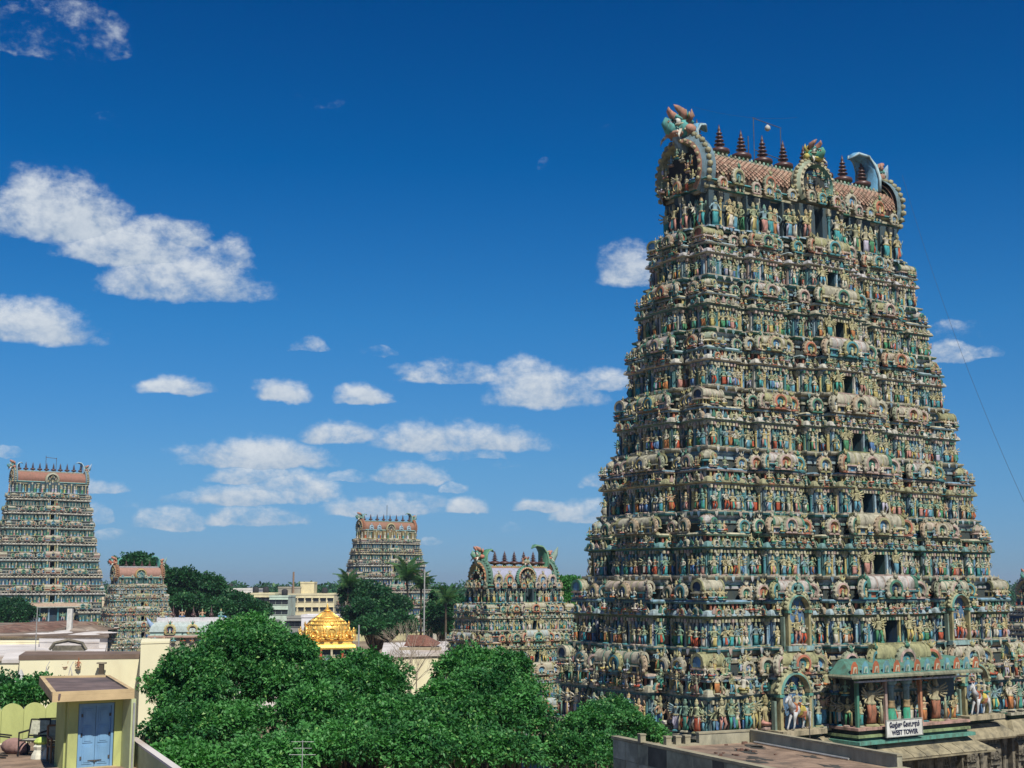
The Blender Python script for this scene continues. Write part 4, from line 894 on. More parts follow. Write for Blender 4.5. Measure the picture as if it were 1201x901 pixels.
for (p, q, kind, side) in segb:
    if side in (1, 2) or p is None: continue
    for j, (x, y, nx, ny, th) in enumerate(along(p, q, 1.5, .0)):
        b = MB(); 
        if j % 2: b.put(TP['pi'], (0, 0, 1.1), 0, (1.4, 1.4, 4.9), [(0, 0, 0)] * 3)
        else: b.put(TP['pi'], (-.4, 0, 1.1), 0, (.8, .9, 2.9), [(0, 0, 0)] * 3); b.put(TP['pi'], (.4, 0, 1.1), 0, (.8, .9, 2.9), [(0, 0, 0)] * 3); b.put(TP['sh'], (0, .05, 4.0), 0, (.55, .6, 1.5), [(0, 0, 0)] * 7); b.put(TP['ga'], (0, -.25, 4.4), 0, (.7, .5, .8), [(0, 0, 0)] * 6)
        b.build('carved_pilaster' if j % 2 else 'carved_niche', M['granite'], WT.root, loc=(x + nx * .12, y + ny * .12, 0), rz=th)
# ring and lamp frame behind the roof, lightning rods
rod = mat_flat('rusty_iron', (.10, .09, .08), .6, .3, 3, metal=.3)
def rods(name, paths, rad, mat, parent=None, **k):
    b = MB()
    for p in paths: b.add(*tube(p, rad, 6), (.1, .1, .1))
    return b.build(name, mat, parent, **k)
fx = -2.6
lf = thing('lamp_frame', 'thin iron frame with a hanging lamp above the largest roof ridge', 'lamp frame', (WC[0], WC[1], 0), ROT)
rods('frame', [[(-3.1, 0, 48.6), (-3.1, 0, 53.0)], [(-.2, 0, 48.6), (-.2, 0, 52.6)], [(-3.2, 0, 52.95), (-.1, 0, 52.7)], [(-3.1, 0, 50.4), (-.2, 0, 50.1)]], .03, rod, lf)
b = MB(); b.add(*lathe([(.05, .5), (.2, .35), (.24, .15), (.12, 0)], 8), (.5, .5, .48), True); o = b.build('hanging_lamp', M['fresh'], lf, loc=(-1.6, 0, 52.2))
for x in (-4.1,): rods('lightning_rod', [[(x, -.4, 48.6), (x, -.4, 51.2)]], .04, rod, lf)

# ================================================================== the other towers
BFs = mirror([(-1, -.74, 0, 'corner'), (-.74, -.56, -.3, 'recess'), (-.56, -.30, .25, 'niche'), (-.30, .30, .9, 'centre')])
BSs = mirror([(-1, -.5, 0, 'corner'), (-.5, .5, .35, 'centre')])
# far east tower, the same size as the great one, seen almost square on
E0 = at(50, 728, 372)
ET = Tower('temple_gateway_tower', 'tall sculpted gateway tower at the left edge, red vaulted roof with ten finials', 'tower', (E0.x, E0.y, 0), ROT, M['plaster_far'], 'sculpted temple gateway towers', lod=2)
sc_ = .94
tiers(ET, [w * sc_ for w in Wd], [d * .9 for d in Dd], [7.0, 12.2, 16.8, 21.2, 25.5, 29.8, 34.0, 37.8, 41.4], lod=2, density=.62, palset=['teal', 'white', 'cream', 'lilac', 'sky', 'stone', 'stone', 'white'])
neck_storey(ET, 19.4, 4.6, 41.4, 2.7, 1, BF, BS, .62, lod=2, n=.9)
grand_roof(ET, 18.8, 2.5, 44.4, 1, 10, (.34, .17, .13), [BAND['stone'], (.45, .52, .46), (.35, .45, .40)], [(.10, .30, .34), (.48, .20, .16), (.16, .38, .66), (.42, .58, .70)], scales=False, fs=1.15)
big_gable(ET, (0, -2.8, 45.0), 0, 1.8, [(.40, .42, .34), (.55, .52, .42), (.5, .5, .4), (.08, .10, .10), (.44, .42, .3), (.6, .55, .4)], name='middle_gable')
b = MB(); canopy(b, 5.6, 1.9, 11.0, 1.0, -9.2, (.46, .34, .26), (.36, .40, .36)); b.build('porch_canopy', ET.mat, ET.root)
b = MB(); b.add(*box(-5.6, 5.6, -9.6, -9.15, 7.0, 11.0), (.03, .06, .10)); b.build('porch_wall', ET.mat, ET.root)
for x in (-3.6, -1.2, 1.2, 3.6): b = MB(); b.add(*lathe([(.3, 7), (.24, 7.4), (.24, 10.2), (.42, 10.9)], 8, (x, -9.9)), pick([BAND['teal'], BAND['sky'], BAND['white']]), True); b.build('porch_column', ET.mat, ET.root)
for x in (-4.8, -2.4, 2.4, 4.8): ET.put('guardian_statue', 'gu0', (x, -9.9, 7.05), 0, (2.8,) * 3, fig_pal(), 3)
b = MB(); ple, _ = plan(31.4, 15.2, BF, BS, 1); sweep(b, ple, [(0, 0), (0, 6.2), (.6, 6.3), (.7, 6.6), (0, 7.0)], [(0, 0, 0)] * 5); b.build('granite_base', M['granite'], ET.root)
ET.flush()
lfE = thing('lamp_frame', 'tiny iron frame rising between the finials of the tower at the left edge', 'lamp frame', (E0.x, E0.y, 0), ROT)
rods('frame', [[(-1.2, 0, 47.4), (-1.2, 0, 51.6)], [(1.6, 0, 47.4), (1.6, 0, 51.2)], [(-1.3, 0, 51.2), (1.7, 0, 51.0)]], .07, rod, lfE)
# south tower behind the coconut palms
S0 = at(452, 740, 430)
ST = Tower('temple_gateway_tower', 'sculpted gateway tower rising behind the dark trees and coconut palms', 'tower', (S0.x, S0.y, 0), ROT, M['plaster_far'], 'sculpted temple gateway towers', lod=2)
nS = 7; WS = [31.0, 29.0, 27.2, 25.4, 23.8, 22.4, 21.2, 20.2]; DS = [15.5, 13.8, 12.2, 10.8, 9.4, 8.2, 7.2, 6.4]; zS = [2.5, 7.6, 12.4, 16.8, 20.8, 24.6, 28.0, 31.0]
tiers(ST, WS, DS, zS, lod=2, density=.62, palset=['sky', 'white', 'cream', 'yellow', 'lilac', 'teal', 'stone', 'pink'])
neck_storey(ST, 18.6, 4.6, 31.0, 2.5, 1, BF, BS, .62, lod=2, n=.9, cols=[BAND['cream'], BAND['yellow'], (.22, .17, .09), BAND['stone']])
grand_roof(ST, 18.2, 2.35, 33.7, 1, 8, (.32, .17, .12), [(.30, .34, .26), (.30, .36, .26), (.26, .34, .24)], [(.10, .26, .22), (.2, .34, .26), (.14, .34, .42), (.36, .48, .40)], scales=False, fs=1.05, gable_cols=[(.36, .14, .08), (.40, .34, .2), (.3, .3, .2), (.05, .05, .05), (.36, .2, .14), (.5, .4, .25)])
big_gable(ST, (0, -2.6, 34.2), 0, 1.6, [(.40, .34, .18), (.50, .44, .26), (.4, .4, .3), (.10, .10, .10), (.42, .36, .2), (.6, .55, .4)], name='middle_gable')
for x in (-6.6, -3.9, 3.9, 6.6): ST.put('roof_gable', 'gl', (x, -2.4, 33.6), 0, (1.5, 1.2, 1.6), [BAND['sky']] * 6, 3)
b = MB(); plS, _ = plan(31.5, 16, BF, BS, 1); sweep(b, plS, [(0, 0), (0, 2.3), (.3, 2.5)], [(.62, .58, .34)] * 3); b.build('plinth', ST.mat, ST.root)
ST.flush()
lfS = thing('lightning_rod', 'pale thin mast standing on the roof ridge of the tower behind the palms', 'mast', (S0.x, S0.y, 0), ROT); rods('mast', [[(0, 0, 36.5), (0, 0, 41.5)]], .09, rod, lfS)
# small five storey tower on the left
T0 = at(158, 760, 232)
T2 = Tower('temple_gateway_tower', 'small five storey gateway tower in pink, orange and teal beside the long cream wall', 'tower', (T0.x, T0.y, 0), ROT, M['fresh'], 'sculpted temple gateway towers', lod=1)
z2 = [5.4, 8.2, 10.9, 13.3, 15.4, 17.0]; sc2 = .52
P2 = ['brick', 'sky', 'pink', 'teal', 'yellow', 'green', 'white', 'pink', 'stone', 'brick']
tiers(T2, [11.9, 11.1, 10.3, 9.5, 8.8, 8.2], [7.8, 7.1, 6.4, 5.7, 5.1, 4.6], z2, s=sc2, lod=1, bays=BFs, sbays=BSs, palset=P2, density=.8, door=(.62, .4), tone=.05)
neck_storey(T2, 7.5, 3.7, 17.0, .95, sc2, BFs, BSs, .5, door=.35, n=.8, cols=[BAND['brick'], BAND['pink'], (.05, .12, .12), BAND['yellow']])
grand_roof(T2, 7.6, 1.5, 18.15, .55, 6, (.38, .22, .18), [(.46, .48, .52), (.50, .50, .54), (.45, .46, .5)], [(.46, .14, .10), (.50, .30, .2), (.06, .28, .26), (.16, .4, .34)], scales=False, fs=.5, gable_cols=[(.28, .14, .08), (.4, .3, .2), (.3, .3, .2), (.10, .08, .05), (.36, .2, .14), (.5, .4, .25)])
big_gable(T2, (0, -1.65, 18.6), 0, .95, [(.50, .30, .16), (.44, .46, .2), (.5, .4, .2), (.10, .3, .34), (.46, .3, .14), (.6, .5, .3)], name='middle_gable')
b = MB(); b.add(*box(-6.1, 6.1, -4.1, 4.1, 0, 5.0), (.30, .36, .42)); b.add(*box(-6.3, 6.3, -4.4, 4.4, 5.0, 5.4), (.20, .34, .50)); b.build('base', T2.mat, T2.root)
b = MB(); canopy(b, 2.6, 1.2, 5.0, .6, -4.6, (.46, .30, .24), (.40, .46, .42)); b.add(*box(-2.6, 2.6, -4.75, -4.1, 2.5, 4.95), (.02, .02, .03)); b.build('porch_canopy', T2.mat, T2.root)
T2.flush()
# inner tower beside the great one
I0 = at(603, 800, 152)
IT = Tower('temple_gateway_tower', 'squat richly painted gateway tower with lilac vaulted roof, directly left of the great tower', 'tower', (I0.x, I0.y, 0), ROT, M['fresh'], 'sculpted temple gateway towers', lod=1)
zI = [1.2, 5.0, 8.7, 12.1, 15.0]
tiers(IT, [15.4, 14.0, 12.7, 11.5, 10.5], [10.0, 9.1, 8.2, 7.4, 6.6], zI, s=.66, lod=1, bays=BFs, sbays=BSs, palset=['yellow', 'pink', 'teal', 'brick', 'cream', 'sky', 'green', 'olive', 'stone'], density=.95, door=(.62, .4), tone=.10)
neck_storey(IT, 9.2, 5.0, 15.0, 1.5, .7, BFs, BSs, .5, door=.42, n=1.1, cols=[BAND['green'], BAND['teal'], (.05, .08, .10), BAND['brick']], hs_=.85)
grand_roof(IT, 8.7, 2.0, 16.95, .7, 7, (.36, .38, .52), [(.58, .34, .22), (.58, .48, .22), (.30, .40, .20)], [(.12, .30, .22), (.56, .22, .16), (.08, .24, .16), (.2, .36, .24)], scales=False, fs=1.05, fz=.78, gsc=1.02, ysc=.78, vs=.85, gable_cols=[(.12, .22, .18), (.46, .20, .12), (.46, .40, .2), (.06, .05, .04), (.10, .24, .18), (.5, .4, .2)], band_c=[BAND['brick'], BAND['yellow'], BAND['teal'], BAND['green']])
big_gable(IT, (0, -2.35, 17.7), 0, 1.25, [(.12, .28, .22), (.58, .30, .22), (.56, .48, .2), (.05, .05, .06), (.16, .34, .26), (.6, .5, .3)], name='middle_gable')
yali(IT, (0, -2.3, 19.0), 0, .6, (.45, .44, .30), (.56, .30, .2))
for x in (-3.5, -2.1, 2.3, 3.6): IT.put('roof_gable', 'ga', (x, -2.2, 16.8), 0, (1.1, .9, 1.35), k_pal(), 3)
b = MB(); b.add(*box(-8.2, 8.2, -5.4, 5.4, 0, 1.15), (.3, .28, .2)); b.build('base', IT.mat, IT.root)
IT.flush()
# tower peeping out behind the right flank
F0 = at(1236, 760, 240)
FT = Tower('temple_gateway_tower', 'mostly hidden gateway tower at the right edge, pink vaulted roof behind the great tower', 'tower', (F0.x, F0.y, 0), ROT, M['fresh'], 'sculpted temple gateway towers', lod=1)
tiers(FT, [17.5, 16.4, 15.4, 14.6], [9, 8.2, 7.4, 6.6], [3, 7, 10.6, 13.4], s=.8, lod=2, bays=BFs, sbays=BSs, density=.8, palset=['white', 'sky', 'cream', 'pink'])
neck_storey(FT, 13.2, 4.6, 13.4, 1.5, .8, BFs, BSs, .6, n=.9, lod=2)
grand_roof(FT, 12.8, 2.0, 15.1, .8, 8, (.50, .27, .20), [(.56, .50, .36), (.58, .55, .42), (.5, .48, .34)], [(.10, .30, .26), (.3, .34, .26), (.14, .30, .42), (.36, .48, .50)], scales=False, fs=.8)
b = MB(); b.add(*box(-9, 9, -4.6, 4.6, 0, 3), (.30, .28, .2)); b.build('base', FT.mat, FT.root)
FT.flush()

# ------------------------------------------------------------------ low shrine roof with blue curls, right of the small tower
V0 = at(226, 745, 205); VT = Tower('shrine_roof', 'low white and mint shrine roof with two sky blue curls and dark finials, beside the small left tower', 'shrine', (V0.x, V0.y, 0), R(12), M['fresh'], lod=1)
b = MB(); b.add(*box(-5.9, 5.9, -2.6, 2.6, 0, 9.2), (.50, .46, .36)); b.build('wall', VT.mat, VT.root)
pl, _ = plan(11.8, 5.2, mirror([(-1, -.2, 0, 'corner'), (-.2, .2, .3, 'centre')]), mirror([(-1, -.2, 0, 'corner'), (-.2, .2, .0, 'centre')]), 1)
b = MB(); sweep(b, pl, [(0, 9.2), (.4, 9.3), (.4, 9.6), (.1, 9.7), (.1, 10.0), (.3, 10.1), (.0, 10.9), (-.5, 11.4), (-1.0, 11.6)], [(.56, .48, .42), (.5, .34, .28), (.42, .56, .52), (.40, .54, .50), (.46, .50, .50), (.42, .50, .50), (.46, .54, .54), (.52, .56, .56), (.6, .6, .6)]); b.build('vault', VT.mat, VT.root)
b = MB(); b.add(*box(-5.2, 5.2, -.9, .9, 11.55, 12.1), (.64, .64, .68)); b.build('ridge', VT.mat, VT.root)
for x in (-2.9, 0, 2.6): link('finial', FIN, VT.root, (x, 0, 12.1), 0, (.7, .7, .85))
makara_tail(VT, (-5.0, 0, 10.2), 0, 1.35, (.18, .38, .74), (.3, .5, .8)); makara_tail(VT, (5.0, 0, 10.2), PI, 1.35, (.18, .38, .74), (.3, .5, .8))
for x in (-4.4, -1.6, 1.3, 4.0): VT.put('seated_statue', 'se%d' % random.randrange(3), (x, -.6, 12.0), 0, (1.4,) * 3, fig_pal(), 2)
for x in (-3.2, 0, 3.4): VT.put('horseshoe_gable', 'ga', (x, -3.0, 9.7), 0, (1.6, 1.2, 1.6), [BAND['yellow'], BAND['olive'], BAND['brick'], BAND['navy'], BAND['cream'], BAND['green']], 2)
for x in np.linspace(-5.3, 5.3, 9): VT.put('seated_statue', 'se%d' % random.randrange(3), (x, -2.9, 8.6), 0, (1.2,) * 3, fig_pal(), 2)
VT.flush()

# ------------------------------------------------------------------ golden vimana
G0 = at(383, 765, 200); GT = Tower('golden_shrine', 'gilded domed shrine tower glowing above the treetops, on red columns with painted figures', 'shrine', (G0.x, G0.y, 0), R(20), M['plaster'], lod=1)
g = M['gold']
def sqdome(prof, seg=4): return lathe(prof, seg, ang=PI / 4)
b = MB(); q2 = math.sqrt(2)
b.add(*sqdome([(4.0 * q2, 8.5), (4.05 * q2, 8.8), (3.9 * q2, 9.3), (3.6 * q2, 9.5), (3.55 * q2, 9.9), (3.7 * q2, 10.0), (3.3 * q2, 10.1)])); b.build('gilded_eave', g, GT.root)
b = MB(); pr = [(3.25, 10.0), (3.2, 10.5), (3.7, 11.1), (3.75, 11.9), (3.5, 12.7), (2.95, 13.4), (2.0, 14.1), (1.2, 14.7), (.7, 15.1)]
b.add(*lathe([(r * .99, z) for r, z in pr], 24, ang=PI / 8), sm=True); b.build('gilded_dome', g, GT.root)
b = MB()
for i in range(8):
    t = PI / 8 + i * PI / 4; b.add(*tube([(r * 1.0 * math.cos(t), r * 1.0 * math.sin(t), z) for r, z in pr[1:]], .14, 6), sm=True)
for i in range(24):
    t = i * PI / 12; b.add(*tube([(r * .99 * math.cos(t), r * .99 * math.sin(t), z) for r, z in pr[3:]], .06, 5), sm=True)
for z, r in ((12.9, 3.42), (13.5, 2.95), (14.1, 2.1)):
    b.add(*lathe([(r * .98, z - .12), (r + .16, z), (r * .96, z + .14)], 24, ang=PI / 8), sm=True)
b.build('gilded_rib', g, GT.root)
def gold_gable(scale): return MB().put(TP['ga']).mesh('gilded_gable', g)
gg = gold_gable(1); gs = MB().put(TP['se0']).mesh('gilded_figure', g); gs2 = MB().put(TP['gu0']).mesh('gilded_figure', g)
for i in range(8):
    t = i * PI / 4; r = 3.6
    link('gilded_gable', gg, GT.root, (r * math.sin(t), -r * math.cos(t), 10.3), t, (2.2, 1.6, 2.5) if i % 2 == 0 else (1.5, 1.2, 1.8))
    for dz, rr in ((10.05, 4.1),): link('gilded_figure', gs, GT.root, (rr * math.sin(t + .38), -rr * math.cos(t + .38), dz), t + .38, (1.7,) * 3)
for i in range(20):
    t = i * PI / 10; link('gilded_figure', gs, GT.root, (3.85 * math.sin(t), -3.85 * math.cos(t), 10.05 + .9 * (i % 2)), t, (.95,) * 3)
for sx in (-1, 1):
    for sy in (-1, 1): link('gilded_figure', gs2, GT.root, (sx * 3.7, sy * 3.7, 10.0), math.atan2(sx, -sy), (2.0, 2.0, 2.4))
bme = finial_mesh('gilded_finial', g); link('gilded_finial', bme, GT.root, (0, 0, 15.0), 0, (1.3, 1.3, .85))
b = MB(); b.add(*box(-3.3, 3.3, -3.3, 3.3, 3.0, 8.5), (.10, .14, .14)); b.build('wall', GT.mat, GT.root)
b = MB(); b.add(*box(-4.2, 4.2, -4.2, 4.2, -3, 5.6), (.40, .36, .28)); b.build('base', GT.mat, GT.root); GT.root.scale = (.86, .86, .78); GT.root.location.z = 1.2
for i in range(5):
    for sd_ in (0, 3):
        o = -3.6 + i * 1.8; x, y = (o, -3.8) if sd_ == 0 else (-3.8, o)
        GT.put('column', 'po', (x, y, 5.6), 0, (.34, .34, 2.9), [(.55, .12, .06) if i % 2 else (.6, .55, .4)], 3)
        for q in range(2): GT.put('standing_statue', 'st%d' % random.randrange(8), (x + (.6 * q + .4 if sd_ == 0 else -.3), y + (-.3 if sd_ == 0 else .6 * q + .4), 5.6), 0 if sd_ == 0 else -PI / 2, (2.0,) * 3, fig_pal(), 2)
        GT.put('seated_statue', 'se%d' % (i % 3), (x, y - .5, 4.2) if sd_ == 0 else (x - .5, y, 4.2), 0, (1.6,) * 3, fig_pal(), 2)
GT.flush()

# ------------------------------------------------------------------ vegetation
def leaf_material(name, c1, c2, c3):
    m, t, b = material(name, .55, 0, .35)
    a = t.n('ShaderNodeAttribute'); a.attribute_name = 'paint'
    sp = t.n('ShaderNodeSeparateColor'); t.inp(sp.inputs[0], a.outputs['Color'])
    ge = t.n('ShaderNodeNewGeometry')
    nz = t.noise(ge.outputs['Position'], .35, 3, .5)
    c = t.mix(t.m('ADD', t.m('MULTIPLY', sp.outputs[0], .75), t.m('MULTIPLY', t.m('SUBTRACT', nz, .5), 1.0), clamp=True), (*c1, 1), (*c2, 1))
    c = t.mix(t.maprange(sp.outputs[1], .93, 1.0), c, (*c3, 1))
    t.inp(b.inputs['Base Color'], c)
    tr = t.n('ShaderNodeBsdfTranslucent'); t.inp(tr.inputs[0], t.mix(1.0, c, (1.0, 1.5, .5, 1), 'MULTIPLY'))
    mx = t.n('ShaderNodeMixShader'); mx.inputs[0].default_value = .24
    t.t.links.new(b.outputs[0], mx.inputs[1]); t.t.links.new(tr.outputs[0], mx.inputs[2])
    t.t.links.new(mx.outputs[0], m.node_tree.nodes['Material Output'].inputs[0])
    return m
M['neem'] = leaf_material('neem_leaves', (.018, .098, .026), (.10, .31, .075), (.24, .42, .12))
M['far_leaf'] = leaf_material('dark_leaves', (.012, .062, .024), (.040, .15, .046), (.09, .20, .06))
M['bright_leaf'] = leaf_material('bright_leaves', (.04, .17, .035), (.09, .28, .06), (.15, .32, .06))
M['palm'] = leaf_material('palm_leaves', (.03, .10, .03), (.10, .22, .07), (.24, .26, .08))
M['bark'] = mat_flat('grey_brown_bark', (.10, .075, .05), .9, .35, 3, bump=.5, stretch=(1, 1, .3))
def leaves(P, D, L, Wd_, rnd):
    """one kite-shaped leaf per row of P"""
    n = len(P); D = D / np.linalg.norm(D, axis=1, keepdims=True)
    U = rnd.normal(size=(n, 3)); U[:, 2] *= .5; Sd = np.cross(D, U + np.array([0, 0, 1.2])); 
    Sd = np.cross(D, np.array([[0, 0, 1.0]]) + U * .55); Sd /= np.linalg.norm(Sd, axis=1, keepdims=True) + 1e-6
    L = L[:, None]; Wd_ = Wd_[:, None]
    drop = np.array([0, 0, -1.0]) * L * .18
    v = np.stack([P, P + D * L * .45 + Sd * Wd_, P + D * L + drop, P + D * L * .45 - Sd * Wd_], 1).reshape(-1, 3)
    return v
def crown_mesh(name, clumps, per, leaf, mat, seed, spray=6):
    rnd = np.random.default_rng(seed); Ps = []; Ds = []; Ls = []; Rc = []
    for (c, r, tone) in clumps:
        n = max(6, int(per * r * r)); d = rnd.normal(size=(n, 3)); d /= np.linalg.norm(d, axis=1, keepdims=True)
        d[:, 2] = np.where(d[:, 2] < -.35, -d[:, 2] * .6, d[:, 2])
        rad = r * rnd.uniform(.62, 1.08, n) ** .8
        o = np.array(c) + d * rad[:, None] * np.array([1, 1, .78])
        ax = d + rnd.normal(size=(n, 3)) * .55; ax[:, 2] -= .15; ax /= np.linalg.norm(ax, axis=1, keepdims=True)
        cr = np.clip(rnd.normal(tone, .20, n), 0, 1)
        for k in range(spray):          # a rosette of drooping leaflets
            q = rnd.normal(size=(n, 3)); q /= np.linalg.norm(q, axis=1, keepdims=True)
            D_ = ax * .55 + q * .85; D_[:, 2] += .15
            Ps.append(o + q * leaf * .35); Ds.append(D_); Ls.append(leaf * rnd.uniform(.7, 1.25, n)); Rc.append(cr + rnd.normal(0, .10, n))
    P = np.concatenate(Ps); D = np.concatenate(Ds); L = np.concatenate(Ls); rc = np.clip(np.concatenate(Rc), 0, 1)
    v = leaves(P, D, L, L * .27, rnd); n = len(P)
    me = bpy.data.meshes.new(name); me.vertices.add(n * 4); me.vertices.foreach_set('co', v.astype(np.float32).ravel())
    me.loops.add(n * 4); me.loops.foreach_set('vertex_index', np.arange(n * 4, dtype=np.int32)); me.polygons.add(n)
    me.polygons.foreach_set('loop_start', (np.arange(n) * 4).astype(np.int32))
    ca = me.color_attributes.new('paint', 'FLOAT_COLOR', 'CORNER'); cc = np.ones((n, 4), np.float32); cc[:, 0] = rc; cc[:, 1] = rnd.uniform(0, 1, n)
    ca.data.foreach_set('color', np.repeat(cc, 4, axis=0).ravel()); me.update(calc_edges=True); me.materials.append(mat)
    return me
def make_clumps(c, rad, n, rc, rnd, zmin=None, inner=.35):
    out = []
    for i in range(n):
        d = rnd.normal(size=3); d /= np.linalg.norm(d)
        if d[2] < -.25: d[2] *= -.7
        k = rnd.uniform(.70, 1.14) if rnd.random() > inner else rnd.uniform(.3, .75)
        p = np.array(c) + d * np.array(rad) * k
        out.append((tuple(p), rc * rnd.uniform(.55, 1.3), rnd.uniform(.0, 1.0)))
    return out
def tree(name, label, base, lobes, rc, nper, per, leaf, mat, seed, trunk_r=.45, group=None, cat='tree', spray=6, bare=0):
    """lobes: [(centre, radii)] world positions; branches run from the trunk to every lobe"""
    t = thing(name, label, cat, (base[0], base[1], 0), 0, group); rnd = np.random.default_rng(seed); cl = []
    B = Vector((base[0], base[1], 0))
    for (c, r) in lobes:
        c = Vector(c) - B; cl += make_clumps(c, r, nper, rc, rnd)
    me = crown_mesh('crown', cl, per, leaf, mat, seed, spray); link('crown', me, t)
    b = MB(); top = sum((Vector(c) - B for c, _ in lobes), Vector()) / len(lobes); fork = Vector((0, 0, max(1.5, top.z * .42)))
    b.add(*tube([(0, 0, 0), (0, 0, .5), tuple(fork * .6), tuple(fork)], [trunk_r * 1.5, trunk_r * 1.1, trunk_r, trunk_r * .9], 9), sm=True); b.build('trunk', M['bark'], t)
    b = MB()
    for i, (p, r, _) in enumerate(cl):
        if i % 3: continue
        p = Vector(p); m1 = fork.lerp(p, .45) + Vector(rnd.normal(size=3)) * .35
        b.add(*tube([tuple(fork), tuple(m1), tuple(p)], [trunk_r * .5, trunk_r * .22, trunk_r * .06], 5), sm=True)
    b.build('branch', M['bark'], t)
    return t
def lobe(px, py, Y, rx, rz, ry=None):      # a lobe of a crown: place seen in the photograph, its distance, half sizes in pixels
    p = at(px, py, Y); k = Y / FPX; return (tuple(p), (rx * k, (ry or rx) * k * .9, rz * k))
NG = 'leafy trees in front of the temple'
NK = dict(rc=.80, nper=35, per=76, leaf=.17, mat=M['neem'], group=NG, spray=11)
tree('neem_tree', 'broad bushy green tree rising right behind the small blue door kiosk', (-18.0, 60), [lobe(262, 792, 60, 46, 44), lobe(230, 826, 57, 38, 40), lobe(300, 775, 61, 32, 30), lobe(212, 868, 54, 34, 32), lobe(275, 862, 55, 46, 36), lobe(322, 812, 59, 24, 30), lobe(285, 752, 62, 26, 18), lobe(208, 806, 58, 22, 20), lobe(345, 770, 60, 10, 10)], seed=11, trunk_r=.5, **NK)
tree('neem_tree', 'dense green tree below the golden shrine, between the two taller crowns', (-6.0, 55), [lobe(410, 825, 56, 38, 34), lobe(368, 846, 54, 30, 32), lobe(452, 858, 53, 36, 30), lobe(400, 885, 50, 44, 26), lobe(425, 798, 57, 24, 16), lobe(385, 806, 57, 22, 18), lobe(350, 815, 58, 14, 16), lobe(440, 812, 56, 20, 18), lobe(486, 862, 54, 22, 34), lobe(492, 885, 52, 26, 24)], seed=12, trunk_r=.45, **NK)
tree('neem_tree', 'rounded dark green tree in front of the squat tower with the lilac roof', (-1.0, 60), [lobe(575, 824, 60, 44, 38), lobe(545, 858, 57, 36, 32), lobe(604, 850, 57, 28, 32), lobe(555, 792, 62, 28, 20), lobe(575, 888, 53, 46, 24), lobe(528, 832, 58, 18, 24), lobe(508, 872, 56, 20, 24), lobe(592, 796, 62, 18, 14)], seed=13, trunk_r=.5, **NK)
NK2 = dict(NK); NK2.update(rc=.62, nper=30, per=80, leaf=.16)
tree('neem_tree', 'lower green tree before the left foot of the great tower, beside the grey terrace', (4.3, 62), [lobe(685, 866, 62, 32, 24), lobe(735, 858, 64, 24, 16), lobe(655, 888, 58, 32, 24), lobe(700, 888, 58, 40, 22), lobe(705, 844, 63, 18, 10), lobe(758, 866, 66, 12, 10), lobe(722, 836, 65, 8, 6)], seed=14, trunk_r=.4, **NK2)
tree('bright_shrub_tree', 'small bright yellow-green tree crown at the lower left behind the parapet of the kiosk', (-13.2, 46), [lobe(212, 896, 46, 24, 13), lobe(228, 904, 45, 26, 14)], .6, 30, 60, .17, M['bright_leaf'], 15, .25, spray=10)
NK3 = dict(NK); NK3.pop('group'); tree('dark_tree', 'dark green tree filling the bottom between the left and middle trees, behind the aerial', (-9.6, 52), [lobe(340, 892, 50, 38, 24), lobe(320, 905, 48, 36, 22), lobe(490, 892, 50, 28, 26)], seed=16, trunk_r=.4, **NK3)
tree('garden_tree', 'small green tree behind the scalloped yellow-green wall', (-21.0, 64), [lobe(48, 816, 64, 24, 12), lobe(24, 822, 62, 16, 10)], .7, 24, 50, .2, M['neem'], 17, .25, spray=10)
tree('garden_tree', 'dark leafy tree cut by the left edge beside the cream wall', (-30.0, 80), [lobe(-6, 814, 78, 16, 18)], .9, 26, 40, .22, M['far_leaf'], 18, .3, spray=10)
# trees farther off
FG = 'dark trees among the temple courts'
FK = dict(rc=1.9, nper=26, per=9, leaf=.62, mat=M['far_leaf'], group=FG, spray=12)
tree('rain_tree', 'wide dark umbrella-topped tree right of the small left tower', at(235, 760, 262), [lobe(212, 681, 262, 16, 5), lobe(240, 690, 262, 22, 8), lobe(204, 703, 260, 10, 10), lobe(258, 706, 262, 18, 8), lobe(226, 712, 258, 20, 9), lobe(160, 664, 268, 17, 6), lobe(175, 672, 266, 12, 8)], seed=21, trunk_r=.8, **FK)
tree('dark_tree', 'low dark tree in front of the cream city block', at(290, 760, 255), [lobe(275, 712, 255, 16, 8), lobe(300, 719, 250, 10, 6), lobe(262, 719, 250, 12, 7)], seed=22, trunk_r=.6, **FK)
tree('dark_tree', 'dark tree at the left edge in front of the tall left tower', at(12, 760, 300), [lobe(8, 716, 300, 18, 8), lobe(26, 724, 296, 8, 7), lobe(-6, 726, 296, 14, 10)], seed=23, trunk_r=.7, **FK)
tree('dark_tree', 'large dark rounded tree in front of the tower with the palms', at(440, 770, 255), [lobe(432, 702, 262, 22, 14), lobe(455, 720, 256, 24, 20), lobe(423, 726, 250, 18, 18), lobe(466, 738, 250, 16, 13), lobe(444, 740, 246, 26, 11), lobe(416, 698, 262, 10, 10)], seed=24, trunk_r=.9, **FK)
tree('dark_tree', 'dark tree between the palm-side tower and the squat lilac-roofed tower', at(520, 770, 265), [lobe(522, 706, 266, 10, 11), lobe(514, 724, 262, 7, 12), lobe(533, 722, 262, 10, 18), lobe(524, 738, 258, 13, 9)], seed=25, trunk_r=.6, **FK)
tree('leafy_tree', 'sunlit yellow-green tree seen between the squat tower and the great tower', at(672, 760, 215), [lobe(668, 692, 215, 14, 11), lobe(684, 700, 215, 12, 13), lobe(664, 714, 212, 12, 14), lobe(690, 718, 212, 12, 14)], 1.4, 26, 14, .42, M['bright_leaf'], 26, .5, spray=12)
